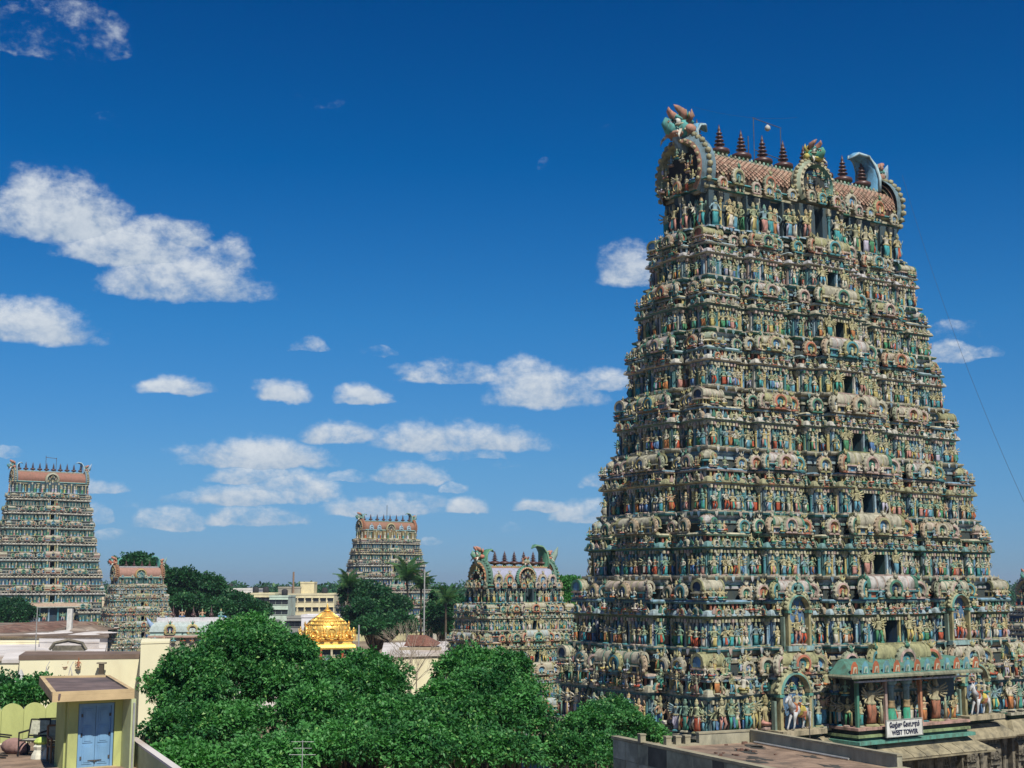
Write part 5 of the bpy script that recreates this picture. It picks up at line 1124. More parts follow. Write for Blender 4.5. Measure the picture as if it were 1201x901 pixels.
# bare thorny bush in front of the cream shed
def bare_tree(label, p, h, seed):
    t = thing('bare_tree', label, 'tree', (p.x, p.y, 0)); rnd = random.Random(seed); b = MB()
    def grow(q, d, L, r, n):
        e = q + d * L; b.add(*tube([tuple(q), tuple((q + e) / 2 + Vector((rnd.uniform(-.1, .1) * L,) * 3)), tuple(e)], [r, r * .8, r * .6], 5))
        if n:
            for _ in range(3):
                dd = (d + Vector((rnd.uniform(-.7, .7), rnd.uniform(-.7, .7), rnd.uniform(-.2, .5)))).normalized(); grow(e, dd, L * .72, r * .58, n - 1)
    grow(Vector((0, 0, 0)), Vector((0, 0, 1)), h * .42, .16, 5); b.build('branch', M['bare'], t)
M['bare'] = mat_flat('pale_bare_twigs', (.30, .25, .19), .9, .2, 3)
bare_tree('leafless pale thorn tree in front of the cream building with the terracotta roof', at(487, 790, 150), 10.5, 3)
bare_tree('smaller leafless thorn tree between the golden shrine and the terracotta-roofed building', at(470, 800, 140), 8.5, 5)
# coconut palms
def frond_mesh():
    b = MB(); n = 9; pts = []
    for i in range(n): t = i / (n - 1); pts.append((t * 3.6, 0, .9 * math.sin(t * 2.1) - 1.5 * t * t * t - .1))
    b.add(*tube(pts, [.06 - .05 * i / n for i in range(n)], 4), (.4, .5, .5))
    for i in range(1, 27):
        t = i / 27; k = t * (n - 1); j = min(int(k), n - 2); f_ = k - j; p = [pts[j][q] * (1 - f_) + pts[j + 1][q] * f_ for q in range(3)]
        L = 1.15 * math.sin(PI * min(1, t * .85 + .12)) + .15
        for s in (-1, 1): b.add([(p[0] - .06, p[1], p[2]), (p[0] + .09, p[1], p[2]), (p[0] + .35 + L * .3, s * L * .72, p[2] - L * .62)], [(0, 1, 2)], (random.random(), random.random(), 0))
    return b.mesh('frond', M['palm'])
FR = frond_mesh()
def palm(label, px, py, Y, s, lean=0):
    p = at(px, py, Y); t = thing('coconut_palm', label, 'palm tree', (p.x, p.y, 0), 0, 'coconut palms'); h = p.z
    b = MB(); b.add(*tube([(0, 0, 0), (lean * .2, 0, h * .4), (lean * .3, 0, h * .8), (0, 0, h)], [.34, .24, .19, .22], 7), sm=True); b.build('trunk', M['bark'], t)
    for i in range(22):
        o = link('frond', FR, t, (0, 0, h)); up = -.55 + 1.25 * (i % 4) / 3; o.rotation_euler = (random.uniform(-.2, .2), -.75 + up * .95, i * 2.399); o.scale = (s,) * 3
palm('short coconut palm at the left edge of the dark trees, left of the palm-side tower', 408, 688, 258, 1.0)
palm('tallest coconut palm, straight in front of the tower behind the trees', 477, 680, 262, 1.35, 1)
palm('coconut palm just right of the tallest palm, half behind it', 494, 690, 266, 1.0)
palm('dim coconut palm in the dark tree left of the squat tower', 523, 706, 252, .95)

# ------------------------------------------------------------------ ground, far roofs and the city
gm_ = mat_flat('dry_earth', (.22, .17, .11), .95, .3, .05)
def sheet(name, pts, z, m, **k):
    me = bpy.data.meshes.new(name); me.from_pydata([(x, y, z) for x, y in pts], [], [tuple(range(len(pts)))]); me.materials.append(m); return link(name, me, **k)
sheet('ground', [(-7000, -400), (7000, -400), (7000, 8000), (-7000, 8000)], 0, gm_, kind='structure')
# distant belt of trees on the horizon
rnd = np.random.default_rng(5); cl = []
for i in range(420):
    Y = rnd.uniform(620, 1500); X = rnd.uniform(-.55, .62) * Y; cl.append(((X, Y, rnd.uniform(4, 10)), rnd.uniform(6, 13), rnd.uniform(.2, .7)))
me = crown_mesh('treeline', cl, .9, 2.6, M['far_leaf'], 77, 4); link('treeline', me, kind='stuff')
def block(label, px0, px1, Y, ztop, depth, col, z0=0, name='building', cat='building', rz=0, win=None, parapet=.6, m=None, stain=(.25, .22, .16), group=None, roofcol=None):
    """flat-roofed block whose front spans px0..px1 at distance Y; win = (storeys, bays, width, height, colour)"""
    a = at(px0, 700, Y); c = at(px1, 700, Y); cx = (a.x + c.x) / 2; w = (c.x - a.x) / max(.3, math.cos(rz))
    t = thing(name, label, cat, (cx, Y, 0), rz, group)
    wm = m or mat_flat('painted_wall', col, .85, .10, .35, stain=stain, stain_amt=.45)
    b = MB(); b.add(*box(-w / 2, w / 2, 0, depth, z0, ztop), col); b.build('wall', wm, t)
    b = MB(); 
    for q in (box(-w / 2 - .1, w / 2 + .1, -.12, .15, ztop, ztop + parapet), box(-w / 2 - .1, w / 2 + .1, depth - .15, depth + .1, ztop, ztop + parapet), box(-w / 2 - .1, -w / 2 + .15, .15, depth - .15, ztop, ztop + parapet), box(w / 2 - .15, w / 2 + .1, .15, depth - .15, ztop, ztop + parapet)): b.add(*q, col)
    b.build('parapet', wm, t)
    if roofcol:
        b = MB(); b.add(*box(-w / 2 + .2, w / 2 - .2, .2, depth - .2, ztop + .01, ztop + .06)); b.build('roof', roofcol, t)
    if win:
        ns, nb, ww, wh, wc = win; gl = wc
        base = MB().add(*box(-ww / 2, ww / 2, -.05, .04, 0, wh)).mesh('window', gl)
        fr = MB(); fr.add(*box(-ww / 2 - .12, ww / 2 + .12, -.5, -.002, wh, wh + .12)); fr.add(*box(-ww / 2 - .12, ww / 2 + .12, -.2, -.002, -.12, 0)); frm = fr.mesh('sill', wm)
        for i in range(ns):
            for j in range(nb):
                x = -w / 2 + (j + .5) * w / nb; zz = ztop - (i + 1) * 3.3 + .9
                o = link('window', base, t, (x, 0, zz)); link('sill', frm, o)
    return t, w
DW = mat_flat('dark_window', (.03, .035, .04), .3, .2, 1)
CR = (.62, .56, .36); WH = (.62, .60, .54)
CG = 'city blocks beyond the temple'
block('long white shed with a dark low roof, behind the umbrella-topped tree', 258, 302, 560, 14.6, 30, WH, rz=.1, group=CG)
t, w = block('cream city block with round balconies and dark openings, left of the golden shrine', 288, 322, 470, 13.4, 20, CR, win=(2, 5, 3.0, 1.5, DW), group=CG)
for k in range(3):
    b = MB(); b.add(*lathe([(1.6, 5.4), (1.9, 6.4), (1.9, 6.9)], 10, (-4.2 + k * 4.2, -.2)), CR, True); b.build('round_balcony', M['fresh'], t)
block('pale mint city block joined to the cream one, with two dark windows', 316, 338, 462, 12.6, 16, (.46, .56, .46), win=(2, 3, 2.0, 1.6, DW), group=CG)
block('large cream apartment block with a stepped roof room, above the golden shrine', 332, 392, 500, 13.0, 24, CR, win=(2, 7, 2.0, 1.4, DW), group=CG)
block('square cream stair tower on the largest cream block', 352, 368, 508, 17.2, 8, (.64, .56, .34), group=CG)
block('grey unfinished upper floor left of the cream stair tower', 326, 352, 506, 15.4, 9, (.30, .28, .22), group=CG)
block('grey concrete block behind the golden shrine, with a dark gallery', 337, 362, 400, 7.2, 12, (.26, .26, .23), win=(2, 4, 2.8, 1.6, DW), group=CG)
block('blue painted hut with a yellow mark in front of the mint block', 319, 339, 380, 3.0, 8, (.10, .22, .30), group=CG)
block('bright white wall immediately left behind the golden dome', 354, 396, 300, 9.8, 8, (.70, .68, .68), group=CG)
block('long white washed terrace below the city blocks', 312, 356, 270, 3.2, 14, (.62, .60, .66), group=CG)
block('small white roof hut left of the golden shrine at the tree edge', 334, 350, 250, 1.2, 8, (.7, .7, .68), z0=0, group=CG)
block('cream building with planted roof terrace right of the tower behind the palms', 500, 516, 440, 13.6, 16, (.62, .56, .44), win=(2, 4, 1.6, 1.4, DW), group=CG)
block('low pale building to the right of the cream terrace building, left of the squat tower', 508, 531, 420, 10.6, 12, (.50, .46, .36), win=(1, 4, 1.6, 1.2, DW), group=CG)
block('tiny cream hut between the tall left tower and the small tower', 120, 134, 300, 13.6, 8, (.60, .50, .34), group=CG)
b = MB(); ch = at(344, 690, 505); b.add(*lathe([(.4, 0), (.34, 21.4)], 10), (.3, .2, .14)); o = b.build('chimney_stack', M['fresh'], None, loc=(ch.x, ch.y, 0), label='thin dark chimney standing on the skyline above the cream block', category='chimney')
rr = random.Random(4)
for k in range(22):       # low houses farther out
    Y = rr.uniform(560, 1100); px = rr.choice([rr.uniform(190, 410), rr.uniform(495, 690), rr.uniform(-60, 10)]); w_ = rr.uniform(10, 22)
    p = at(px, 700, Y); h = rr.uniform(7, 13) ; c = rr.choice([CR, WH, (.5, .42, .34), (.45, .46, .44), (.62, .5, .42)])
    b = MB(); b.add(*box(-w_ / 2, w_ / 2, 0, 14, 0, h), c); b.add(*box(-w_ / 5, w_ / 8, 2, 8, h, h + 2.6), c)
    where = 'beyond the left edge trees' if px < 60 else 'on the skyline left of the palms' if px < 420 else 'on the skyline between the palms and the great tower' if px < 900 else 'far off at the right edge'
    cn = {CR: 'cream', WH: 'white', (.5, .42, .34): 'brown', (.45, .46, .44): 'grey', (.62, .5, .42): 'pinkish'}[c]
    hh = thing('distant_house', ('small ' if w_ < 16 else 'wide ') + cn + (' single-storey' if h < 9 else ' tall' if h > 11.5 else '') + ' flat-roofed house ' + where, 'house', (p.x, Y, 0), rr.uniform(-.4, .4), 'flat-roofed houses towards the horizon')
    b.build('wall', M['plaster_far'], hh)
    wb = MB().add(*box(-.8, .8, -.06, .02, 0, 1.4)).mesh('window', DW)
    for i in range(3): link('window', wb, hh, (-w_ / 3 + i * w_ / 3, 0, h - 2.4))
# clutter on the city roofs: water tanks
rt = random.Random(12)
for k, (px, Y, z, lab) in enumerate([(300, 474, 14.0, 'black water tank on the cream block with round balconies'), (312, 480, 14.0, 'second black water tank, at the right end of the round-balconied block'), (381, 512, 13.6, 'black water tank at the right end of the large cream block'), (334, 466, 13.2, 'black water tank on the mint block'), (509, 448, 14.2, 'black water tank on the cream terrace building right of the palms'), (270, 566, 15.2, 'black water tank on the long white shed')]):
    p = at(px, 690, Y); b = MB(); b.add(*lathe([(1.0, 0), (1.05, .2), (1.05, 1.6), (.7, 2.0), (.3, 2.1)], 10), (.03, .03, .035), True); b.build('water_tank', M['fresh'], None, loc=(p.x, p.y, z), label=lab, category='tank', group='rooftop water tanks')
# temple roofs on the left
M['terrace'] = mat_flat('earthen_terrace', (.15, .11, .08), .95, .35, .25, stain=(.40, .33, .26), stain_amt=.7)
M['white_roof'] = mat_flat('whitewashed_roof', (.58, .54, .50), .9, .15, .3, stain=(.34, .26, .19), stain_amt=.75)
M['cream_wall'] = mat_flat('cream_limewash', (.74, .69, .46), .9, .07, .25, stain=(.46, .36, .20), stain_amt=.42, stretch=(1, 1, .5))
M['brown_roof'] = mat_flat('brown_slab', (.17, .12, .09), .9, .25, .4)
def roofslab(label, corners, ztop, th, m, name='temple_roof', cat='roof', slope=0, walls=None, base0=False):
    c = [on(px, py, ztop) for px, py in corners]; cx = sum(p.x for p in c) / 4; cy = sum(p.y for p in c) / 4
    t = thing(name, label, cat, (cx, cy, 0)); b = MB(); v = [(p.x - cx, p.y - cy, z) for z in (ztop - th, ztop) for p in c]
    b.add(v, [(0, 1, 2, 3), (4, 5, 6, 7), (0, 1, 5, 4), (1, 2, 6, 5), (2, 3, 7, 6), (3, 0, 4, 7)]); b.build('roof', m, t)
    b = MB(); v = [((p.x - cx) * .985, (p.y - cy) * .985, z) for z in (0, ztop - th) for p in c]
    b.add(v, [(0, 1, 5, 4), (1, 2, 6, 5), (2, 3, 7, 6), (3, 0, 4, 7)]); b.build('wall', walls or M['cream_wall'], t); return t
roofslab('wide brown earthen temple terrace in front of the tall left tower', [(-60, 746), (128, 746), (124, 729), (-40, 731)], 9.8, .2, M['terrace'], walls=M['white_roof'])
roofslab('grey-white washed terrace strip behind the cream wall, left of the small tower', [(-30, 770), (122, 770), (126, 751), (-20, 751)], 8.8, .5, M['white_roof'], walls=M['cream_wall'])
# rough earth heaps and whitewashed patches lying on the terraces
def rough_patch(name, label, cat, px, py, z, rx, ry, h, m, seed, n=26):
    p = on(px, py, z); r_ = random.Random(seed); v = [(0, 0, h)]; f = []
    for k, q in ((1, .55), (2, 1.0)):
        for i in range(n):
            a_ = 2 * PI * i / n; w_ = q * r_.uniform(.72, 1.12); v.append((rx * w_ * math.cos(a_), ry * w_ * math.sin(a_), h * r_.uniform(.45, .95) if k == 1 else -.05))
    for i in range(n): f += [(0, 1 + i, 1 + (i + 1) % n), (1 + i, 1 + n + i, 1 + n + (i + 1) % n, 1 + (i + 1) % n)]
    b = MB(); b.add(v, f); b.build(name, m, None, loc=(p.x, p.y, z), label=label, category=cat)
M['red_earth'] = mat_flat('red_brown_earth', (.15, .085, .06), .95, .4, .8, stain=(.30, .24, .18), stain_amt=.5, bump=.6)
rough_patch('earth_heap', 'reddish brown rubble heap on the terrace at the far left', 'heap', 16, 739, 9.8, 7, 14, .7, M['red_earth'], 1)
rough_patch('earth_heap', 'highest reddish brown heap in the middle of the terrace below the white pillar', 'heap', 62, 736, 9.8, 9, 22, 1.0, M['red_earth'], 2)
rough_patch('earth_heap', 'greyish brown heap on the terrace nearest the small tower', 'heap', 100, 738, 9.8, 4, 12, .6, M['terrace'], 3)
for i, (px, py, rx, ry) in enumerate([(88, 739, 2.6, 7), (112, 742, 3.0, 5.5), (70, 742, 1.8, 5), (100, 744, 2.4, 2), (48, 743, 2.2, 3)]):
    rough_patch('whitewash_patch', ['pale patch in the middle of the brown terrace', 'bright white patch at the right end of the brown terrace', 'small pale patch left of the middle of the terrace', 'pale patch at the near edge of the terrace, right of centre', 'faint pale patch at the near edge of the terrace, left of centre'][i], 'patch', px, py, 9.84, rx, ry, .10, M['white_roof'], 10 + i)
for lab, q, z, m_ in (('low yellow wall strip at the left edge below the brown terrace', [(-30, 753), (46, 752), (46, 750), (-30, 751)], 9.2, M['cream_wall']), ('white washed wall with a dark arch between the terrace and the cream wall', [(46, 752), (117, 753), (117, 750), (46, 749)], 9.6, M['white_roof'])):
    roofslab(lab, q, z, .15, m_, 'low_wall', 'wall', walls=m_)
p = at(80, 758, 120); b = MB(); b.add(*tube([(-1.6, 0, 0), (-1.2, 0, .55), (0, 0, .8), (1.2, 0, .55), (1.6, 0, 0)], [.12, .16, .18, .16, .12], 6)); b.add(*box(-1.4, 1.4, .0, .3, -.1, .35), (.05, .05, .05)); b.build('arched_vent', M['granite'], None, loc=(p.x, p.y, p.z - .3), label='dark arched vent standing on the white terrace strip', category='vent')
wp = at(82, 728, 215); b = MB(); b.add(*cbox(0, 0, 0, .75, .7, 13.2), (.72, .72, .70)); b.build('white_pillar', M['fresh'], None, loc=(wp.x, wp.y, 0), label='short bright white pillar standing in front of the tall left tower', category='pillar')
# long cream wall
t = roofslab('long cream limewashed building with brown roof edge, behind the kiosk roof', [(22, 769), (192, 767), (200, 764), (30, 764)], 11.4, .35, M['brown_roof'], 'long_building', 'building')
cw = on(105, 768, 11.4)
for i, px in enumerate((52, 80)):       # painted lamp brackets and small wall pieces
    p = at(px, 776, cw.y - 1.2); g_ = thing('wall_bracket', ['white hooked bracket on the cream wall, nearer the left end', 'white hooked bracket on the cream wall, beside the two brown figures'][i], 'bracket', (p.x, p.y, 0)); rods('rod', [[(0, 0, 9.4), (.2, 0, 10.5), (.35, .2, 10.9)], [(.4, 0, 9.8), (.2, 0, 10.5)]], .035, mat_flat('pale_paint', (.5, .48, .44), .7), g_)
for i, px in enumerate((76, 92)):
    p = at(px, 782, cw.y - .35); b = MB(); b.put(TP['se%d' % i], (0, 0, 0), 0, (.75, .7, .95), [(.45, .2, .12), (.55, .4, .3), (.3, .12, .06), (.3, .1, .05), (.4, .3, .2)]); b.build('wall_statuette', M['fresh'], None, loc=(p.x, p.y, p.z - .2), label=['small reddish figure on the cream wall, left one of two', 'small reddish figure on the cream wall, right one of two'][i], category='statuette')
p = at(119, 784, cw.y - .35); b = MB(); b.add(*cbox(0, 0, 0, .55, .4, .15), (.3, .26, .2)); b.add(*cbox(0, 0, .15, .36, .3, .8), (.10, .08, .06)); b.add(*cbox(0, 0, .95, .7, .4, .12), (.3, .26, .2)); b.build('wall_niche', M['fresh'], None, loc=(p.x, p.y, p.z - .6), label='little dark shrine box on the cream wall above the kiosk roof', category='niche')
roofslab('tall yellow-cream gable wall at the right end of the long wall, beside the tree', [(165, 753), (199, 752), (200, 749), (167, 749)], 12.6, .15, M['cream_wall'], 'end_building', 'building')
roofslab('brown low roofs below the cream wall', [(-30, 812), (200, 812), (196, 800), (-10, 800)], 7.6, .3, M['brown_roof'], 'low_roof', 'roof', walls=M['brown_roof'])
roofslab('low white shed with an open front at the left edge, left of the cream wall', [(2, 774), (26, 774), (32, 764), (8, 764)], 11.0, .25, M['white_roof'], 'white_shed', 'shed')
p = at(24, 800, 92); b = MB(); b.add(*cbox(0, 0, 0, .75, .7, 12.6), (.70, .68, .72)); b.add(*lathe([(.5, 12.6), (.25, 13.2), (.05, 13.6)], 4, ang=PI / 4), (.6, .6, .6)); b.build('white_gatepost', M['fresh'], None, loc=(p.x, p.y, -2.2), label='white gatepost with a pointed cap at the left end of the cream wall', category='post')
# cream shed with terracotta roof
t = roofslab('cream flat-roofed building with a terracotta tiled ridge, right of the golden shrine', [(447, 768), (530, 766), (528, 752), (450, 754)], 9.2, .3, M['white_roof'], 'cream_building', 'building')
TC = mat_flat('terracotta_tiles', (.20, .095, .065), .9, .3, 1.5, stretch=(4, 1, 1))
p0 = on(473, 762, 9.2); p1 = on(512, 762, 9.2); wd = (p1.x - p0.x); b = MB(); X, Yc = (p0.x + p1.x) / 2 - t.location.x, p0.y - t.location.y
b.add([(X - wd / 2, Yc, 9.6), (X + wd / 2, Yc, 9.6), (X + wd / 2 - 1.5, Yc + 5, 10.7), (X - wd / 2 + .5, Yc + 5, 10.7), (X + wd / 2, Yc + 10, 9.6), (X - wd / 2, Yc + 10, 9.6)], [(0, 1, 2, 3), (2, 4, 5, 3), (0, 3, 5), (1, 4, 2)]); b.build('tiled_roof', TC, t)
for k in range(30):
    x = X - wd / 2 + .2 + (k + .5) * (wd - 1.7) / 30; b = MB(); b.add(*tube([(x, Yc - .05, 9.64), (x, Yc + 4.9, 10.72)], .06, 4)); b.build('tile', TC, t)
for dz, dy, c in ((.0, -1.6, (.40, .34, .24)), (-.6, -2.6, (.5, .44, .3))): b = MB(); b.add(*box(X - wd / 2 - .4, X + wd / 2 + .6, Yc + dy, Yc + .1, 9.25 + dz - .1, 9.5 + dz), c); b.build('awning', M['fresh'], t)
roofslab('whitish stained forecourt wall below the cream building, seen between the trees', [(440, 800), (545, 800), (540, 778), (448, 778)], 6.0, .3, M['white_roof'], 'forecourt', 'building', walls=M['white_roof'])
g = thing('dark_gable_roof', 'dark grey sloping roof behind the crown of the left tree', 'roof', tuple(at(272, 728, 185).xy) + (0,)); b = MB(); b.add([(-3.4, 0, 9.6), (6.5, 0, 10.0), (5.5, 5, 12.2), (-.6, 5, 12.2), (6.5, 10, 9.8), (-3.4, 10, 9.6)], [(0, 1, 2, 3), (3, 2, 4, 5), (1, 4, 2), (0, 3, 5)]); b.build('roof', mat_flat('grey_sheet', (.12, .13, .12), .8, .2, .5), g); b = MB(); b.add(*box(-3.2, 6.3, .2, 9.8, 0, 9.6)); b.build('wall', M['white_roof'], g)
for i, px in enumerate((346, 292)):
    pass
# flag masts and aerials
pole_m = mat_flat('galvanised_pole', (.36, .36, .34), .5, .15, 3, metal=.2)
for lab, px, py0, py1, Y, r in (('tall pale flagpole rising in front of the palms', 498, 668, 770, 180, .09), ('thin pole right of the golden shrine', 421, 733, 790, 180, .10), ('thin pole on the cream building roof', 523, 742, 790, 150, .05), ('thin wire pole left of the small tower', 44, 712, 775, 150, .05)):
    a = at(px, py0, Y); rods('pole', [[(0, 0, 0), (0, 0, a.z)]], r, pole_m, None, loc=(a.x, a.y, 0), label=lab, category='pole')
# bronze flagstaff by the tower
a = at(423, 700, 210)
# aerial at the bottom
an = at(355, 868, 40); t = thing('tv_aerial', 'thin television aerial with short crossbars against the middle trees', 'aerial', (an.x, an.y, 0)); rods('mast', [[(0, 0, 0), (0, 0, an.z)]], .012, pole_m, t)
for dz, l in ((0.0, .32), (-.18, .26), (-.36, .38)): rods('crossbar', [[(-l, 0, an.z + dz - .05), (l, 0, an.z + dz - .05)]], .008, pole_m, t)

# ------------------------------------------------------------------ grey roof terrace in the foreground
M['cement'] = mat_flat('stained_cement_render', (.36, .335, .235), .9, .22, 1.6, stain=(.13, .13, .10), stain_amt=.8, stretch=(1, 1, .4), bump=.5)
M['cement_trim'] = mat_flat('lichened_cement_coping', (.30, .27, .18), .9, .2, 2.0, stain=(.14, .13, .10), stain_amt=.5, bump=.3)  # own cement colour of the copings and stub posts
M['terrace_floor'] = mat_flat('worn_terrace_tiles', (.235, .165, .115), .9, .35, 1.6, stain=(.11, .09, .07), stain_amt=.8, bump=.5)
TR = R(24.6); ZT = 12.4
A = on(770, 874, ZT + .07)
ax, ay = Vector((math.cos(TR), math.sin(TR))), Vector((-math.sin(TR), math.cos(TR)))
GB = thing('grey_roof_terrace', 'flat roof terrace with grey stained parapets and brown floor in front of the great tower', 'building', (A.x, A.y, 0), TR)
Bc = on(878, 854.5, ZT + .38); WL = (Vector((Bc.x - A.x, Bc.y - A.y))).dot(ax)
Cc = on(1062, 885, ZT + .38); A2 = on(717, 863.5, ZT + .07); DB = (Vector((A2.x - A.x, A2.y - A.y))).length; DLn = -(Vector((Cc.x - Bc.x, Cc.y - Bc.y))).dot(ay)
b = MB(); b.add(*box(0, WL, -DLn, 0, 0, ZT)); b.build('wall', M['cement'], GB)
b = MB(); b.add(*box(0, .24, .001, DB, 0, ZT)); b.build('wall', M['cement'], GB)
b = MB(); b.add(*box(.2, WL - .2, -DLn + .2, -.25, ZT + .004, ZT + .03)); b.build('terrace_floor', M['terrace_floor'], GB)
for x0, x1, y0, y1 in ((-.04, .22, -DLn - .04, DB + .04), (.221, WL + .02, -DLn - .04, -DLn + .24), (.221, WL * .405, -.26, .04)):
    b = MB(); b.add(*box(x0, x1, y0, y1, ZT + .001, ZT + .075)); b.build('coping', M['cement_trim'], GB)
def parapet(x0, x1, y0, y1, zt=.33):
    b = MB(); b.add(*box(x0, x1, y0, y1, ZT + .0015, ZT + zt)); o = b.build('parapet', M['cement'], GB)
    b = MB(); b.add(*box(x0 - .02, x1 + .02, y0 - .02, y1 + .02, ZT + zt, ZT + zt + .05)); b.build('coping', M['cement_trim'], o)
xp = WL * .41; parapet(WL - .16, WL, -DLn + .25, 0); parapet(xp, WL - .185, -.16, 0)
for k in range(4): b = MB(); b.add(*cbox(0, 0, 0, .17, .17, .2)); b.add(*cbox(0, 0, .201, .2, .2, .04)); b.build('stub_post', M['cement_trim'], GB, loc=([-.05, .30, .62, .93][k], [.75, -.1, -.1, -.1][k], ZT + .077))
stain = [mat_flat('dark_stained_render', (.11, .11, .09), .9, .3, 1.5), mat_flat('grey_green_render', (.34, .34, .24), .9, .25, 2.2, stain=(.12, .12, .10), stain_amt=.7), mat_flat('pale_render', (.44, .43, .32), .9, .2, 2.0, stain=(.18, .18, .13), stain_amt=.6)]
y0 = -DLn + .02; r_ = random.Random(9); row = 0
yy = DB - .03
while yy > -DLn + .4:
    w_ = r_.uniform(.5, 1.1)
    b = MB(); b.add(*box(-.018, .001, max(yy - w_, -DLn + .02) + .015, yy, ZT - .55, ZT - .02)); b.build('render_panel', stain[pick([1, 1, 1, 0, 2]) if row else 2], GB)
    b = MB(); b.add(*box(-.014, .001, max(yy - w_ * .97, -DLn + .02) + .02, yy - .02, ZT - 2.6, ZT - .57)); b.build('render_panel', stain[2 if row % 3 else 1], GB)
    yy -= w_; row += 1
b = MB(); b.add(*box(.05, WL - .02, -DLn - .02, -DLn + .001, ZT - 2.4, ZT - .03)); b.build('render_panel', mat_flat('whitewashed_render', (.60, .61, .60), .9, .12, 1.2, stain=(.36, .36, .34), stain_amt=.6), GB)
mould = mat_flat('black_mould', (.05, .048, .04), .95, .4, 3)
for k in range(9):
    r_ = random.Random(50 + k); cx_, cy_ = r_.uniform(.6, WL - .6), -r_.uniform(.6, DLn - .6); n_ = 14
    b = MB(); b.add([(cx_ + math.cos(2 * PI * i / n_) * r_.uniform(.05, .34), cy_ + math.sin(2 * PI * i / n_) * r_.uniform(.1, .7), ZT + .0335) for i in range(n_)], [tuple(range(n_))]); b.build('damp_stain', mould, GB)
rods('waste_pipe', [[(WL - .25, -.5, ZT + .07), (WL - .25, -DLn * .7, ZT + .07)]], .03, pole_m, GB)
for k in range(14):
    r_ = random.Random(80 + k); q = r_.uniform(.04, .10); b = MB(); b.add(*cbox(0, 0, 0, q * 1.8, q, q * .6)); b.build('brick_scrap', M['red_earth'], GB, loc=(r_.uniform(.4, WL - .3), -r_.uniform(.3, 3.0), ZT + .034), rz=r_.uniform(0, 3))
p = at(950, 870, 41); rods('thin_pole', [[(0, 0, ZT + .03), (0, 0, at(950, 826, 41).z)]], .014, rod, None, loc=(p.x, p.y, 0), label='very thin iron pole standing on the grey roof terrace before the horse niche', category='pole')
# sagging wires across the sky
wm = mat_flat('dark_cable', (.05, .05, .05), .6, .1)
def wire(label, p, q, sag, r):
    pts = []
    for i in range(13): t = i / 12; v = Vector(p).lerp(Vector(q), t); v.z -= sag * 4 * t * (1 - t); pts.append(tuple(v))
    b = MB(); b.add(*tube(pts, r, 4)); b.build('cable', wm, None, label=label, category='cable')
wire('long thin cable falling from the roof of the great tower to the right edge', at(1058, 205, 100), at(1225, 640, 60), 1.6, .009)
wire('faint cable running along the ridge tops of the great tower', at(812, 125, 100), at(935, 138, 106), .4, .008)

# ------------------------------------------------------------------ kiosk with the blue door and its terrace
M['lime'] = mat_flat('yellow_green_limewash', (.43, .46, .17), .9, .12, 1.1, stain=(.24, .26, .12), stain_amt=.5, bump=.3, stretch=(1, 1, .4))
M['lime_pale'] = mat_flat('pale_green_wash', (.44, .48, .26), .9, .12, .8, stain=(.26, .27, .16), stain_amt=.5, bump=.15)
M['slab'] = mat_flat('ochre_concrete', (.50, .37, .20), .9, .15, 1.2, stain=(.22, .16, .10), stain_amt=.4, bump=.2)
M['slab_top'] = mat_flat('weathered_slab_top', (.15, .11, .10), .9, .3, 1.2, stain=(.07, .06, .06), stain_amt=.7, bump=.3)
M['blue_door'] = mat_flat('blue_gloss_paint', (.16, .31, .48), .55, .12, 2.5, stain=(.28, .42, .54), stain_amt=.35, spec=.4, stretch=(1, 1, .4))
ZR = 13.98; n0 = on(61.7, 812, ZR); n1 = on(158, 808, ZR); f1 = on(129, 791.8, ZR); KW = (n1.xy - n0.xy).length; KR = math.atan2(n1.y - n0.y, n1.x - n0.x)
f0 = on(46, 793, ZR); ZF = 11.72
KO = thing('blue_door_kiosk', 'small yellow-green rooftop kiosk with an ochre slab roof and double blue door', 'kiosk', (n0.x, n0.y, 0), KR)
Mi = Matrix.Rotation(-KR, 2); L2 = lambda p: Mi @ (p.xy - n0.xy)
q0, q1, q2_, q3 = L2(n0), L2(n1), L2(f1), L2(f0)
def prism(pts, z0, z1, name, m, parent):
    b = MB(); n = len(pts); v = [(p[0], p[1], z) for z in (z0, z1) for p in pts]; b.add(v, [tuple(range(n))[::-1], tuple(range(n, 2 * n))] + [(i, (i + 1) % n, n + (i + 1) % n, n + i) for i in range(n)]); return b.build(name, m, parent)
DPT = min(q2_[1], q3[1]); SX = (q3[0] + q2_[0]) / 2 - (q0[0] + q1[0]) / 2
print('KIOSK', KW, DPT, SX, n0, f0, KR)
prism([q0, q1, q2_, q3], ZR - .28, ZR - .10, 'roof_slab', M['slab'], KO)
prism([(q0[0] + .14, .16), (q1[0] - .14, .16), (q2_[0] - .14, q2_[1] - .16), (q3[0] + .14, q3[1] - .16)], ZR - .099, ZR - .06, 'roof_surface', M['slab_top'], KO)
def edge(p, q, w, nm='roof_upstand'):
    d = Vector((q[0] - p[0], q[1] - p[1])).normalized(); nn = Vector((-d.y, d.x)) * w
    prism([p, q, (q[0] + nn.x, q[1] + nn.y), (p[0] + nn.x, p[1] + nn.y)], ZR - .098, ZR, nm, M['slab'], KO)
edge(tuple(q0), tuple(q1), .13); edge((q1[0], .131), (q2_[0], q2_[1]), .13); edge((q2_[0] - .13, q2_[1]), (q3[0] + .13, q3[1]), .13); edge((q3[0], q3[1]), (q0[0], .131), .13)
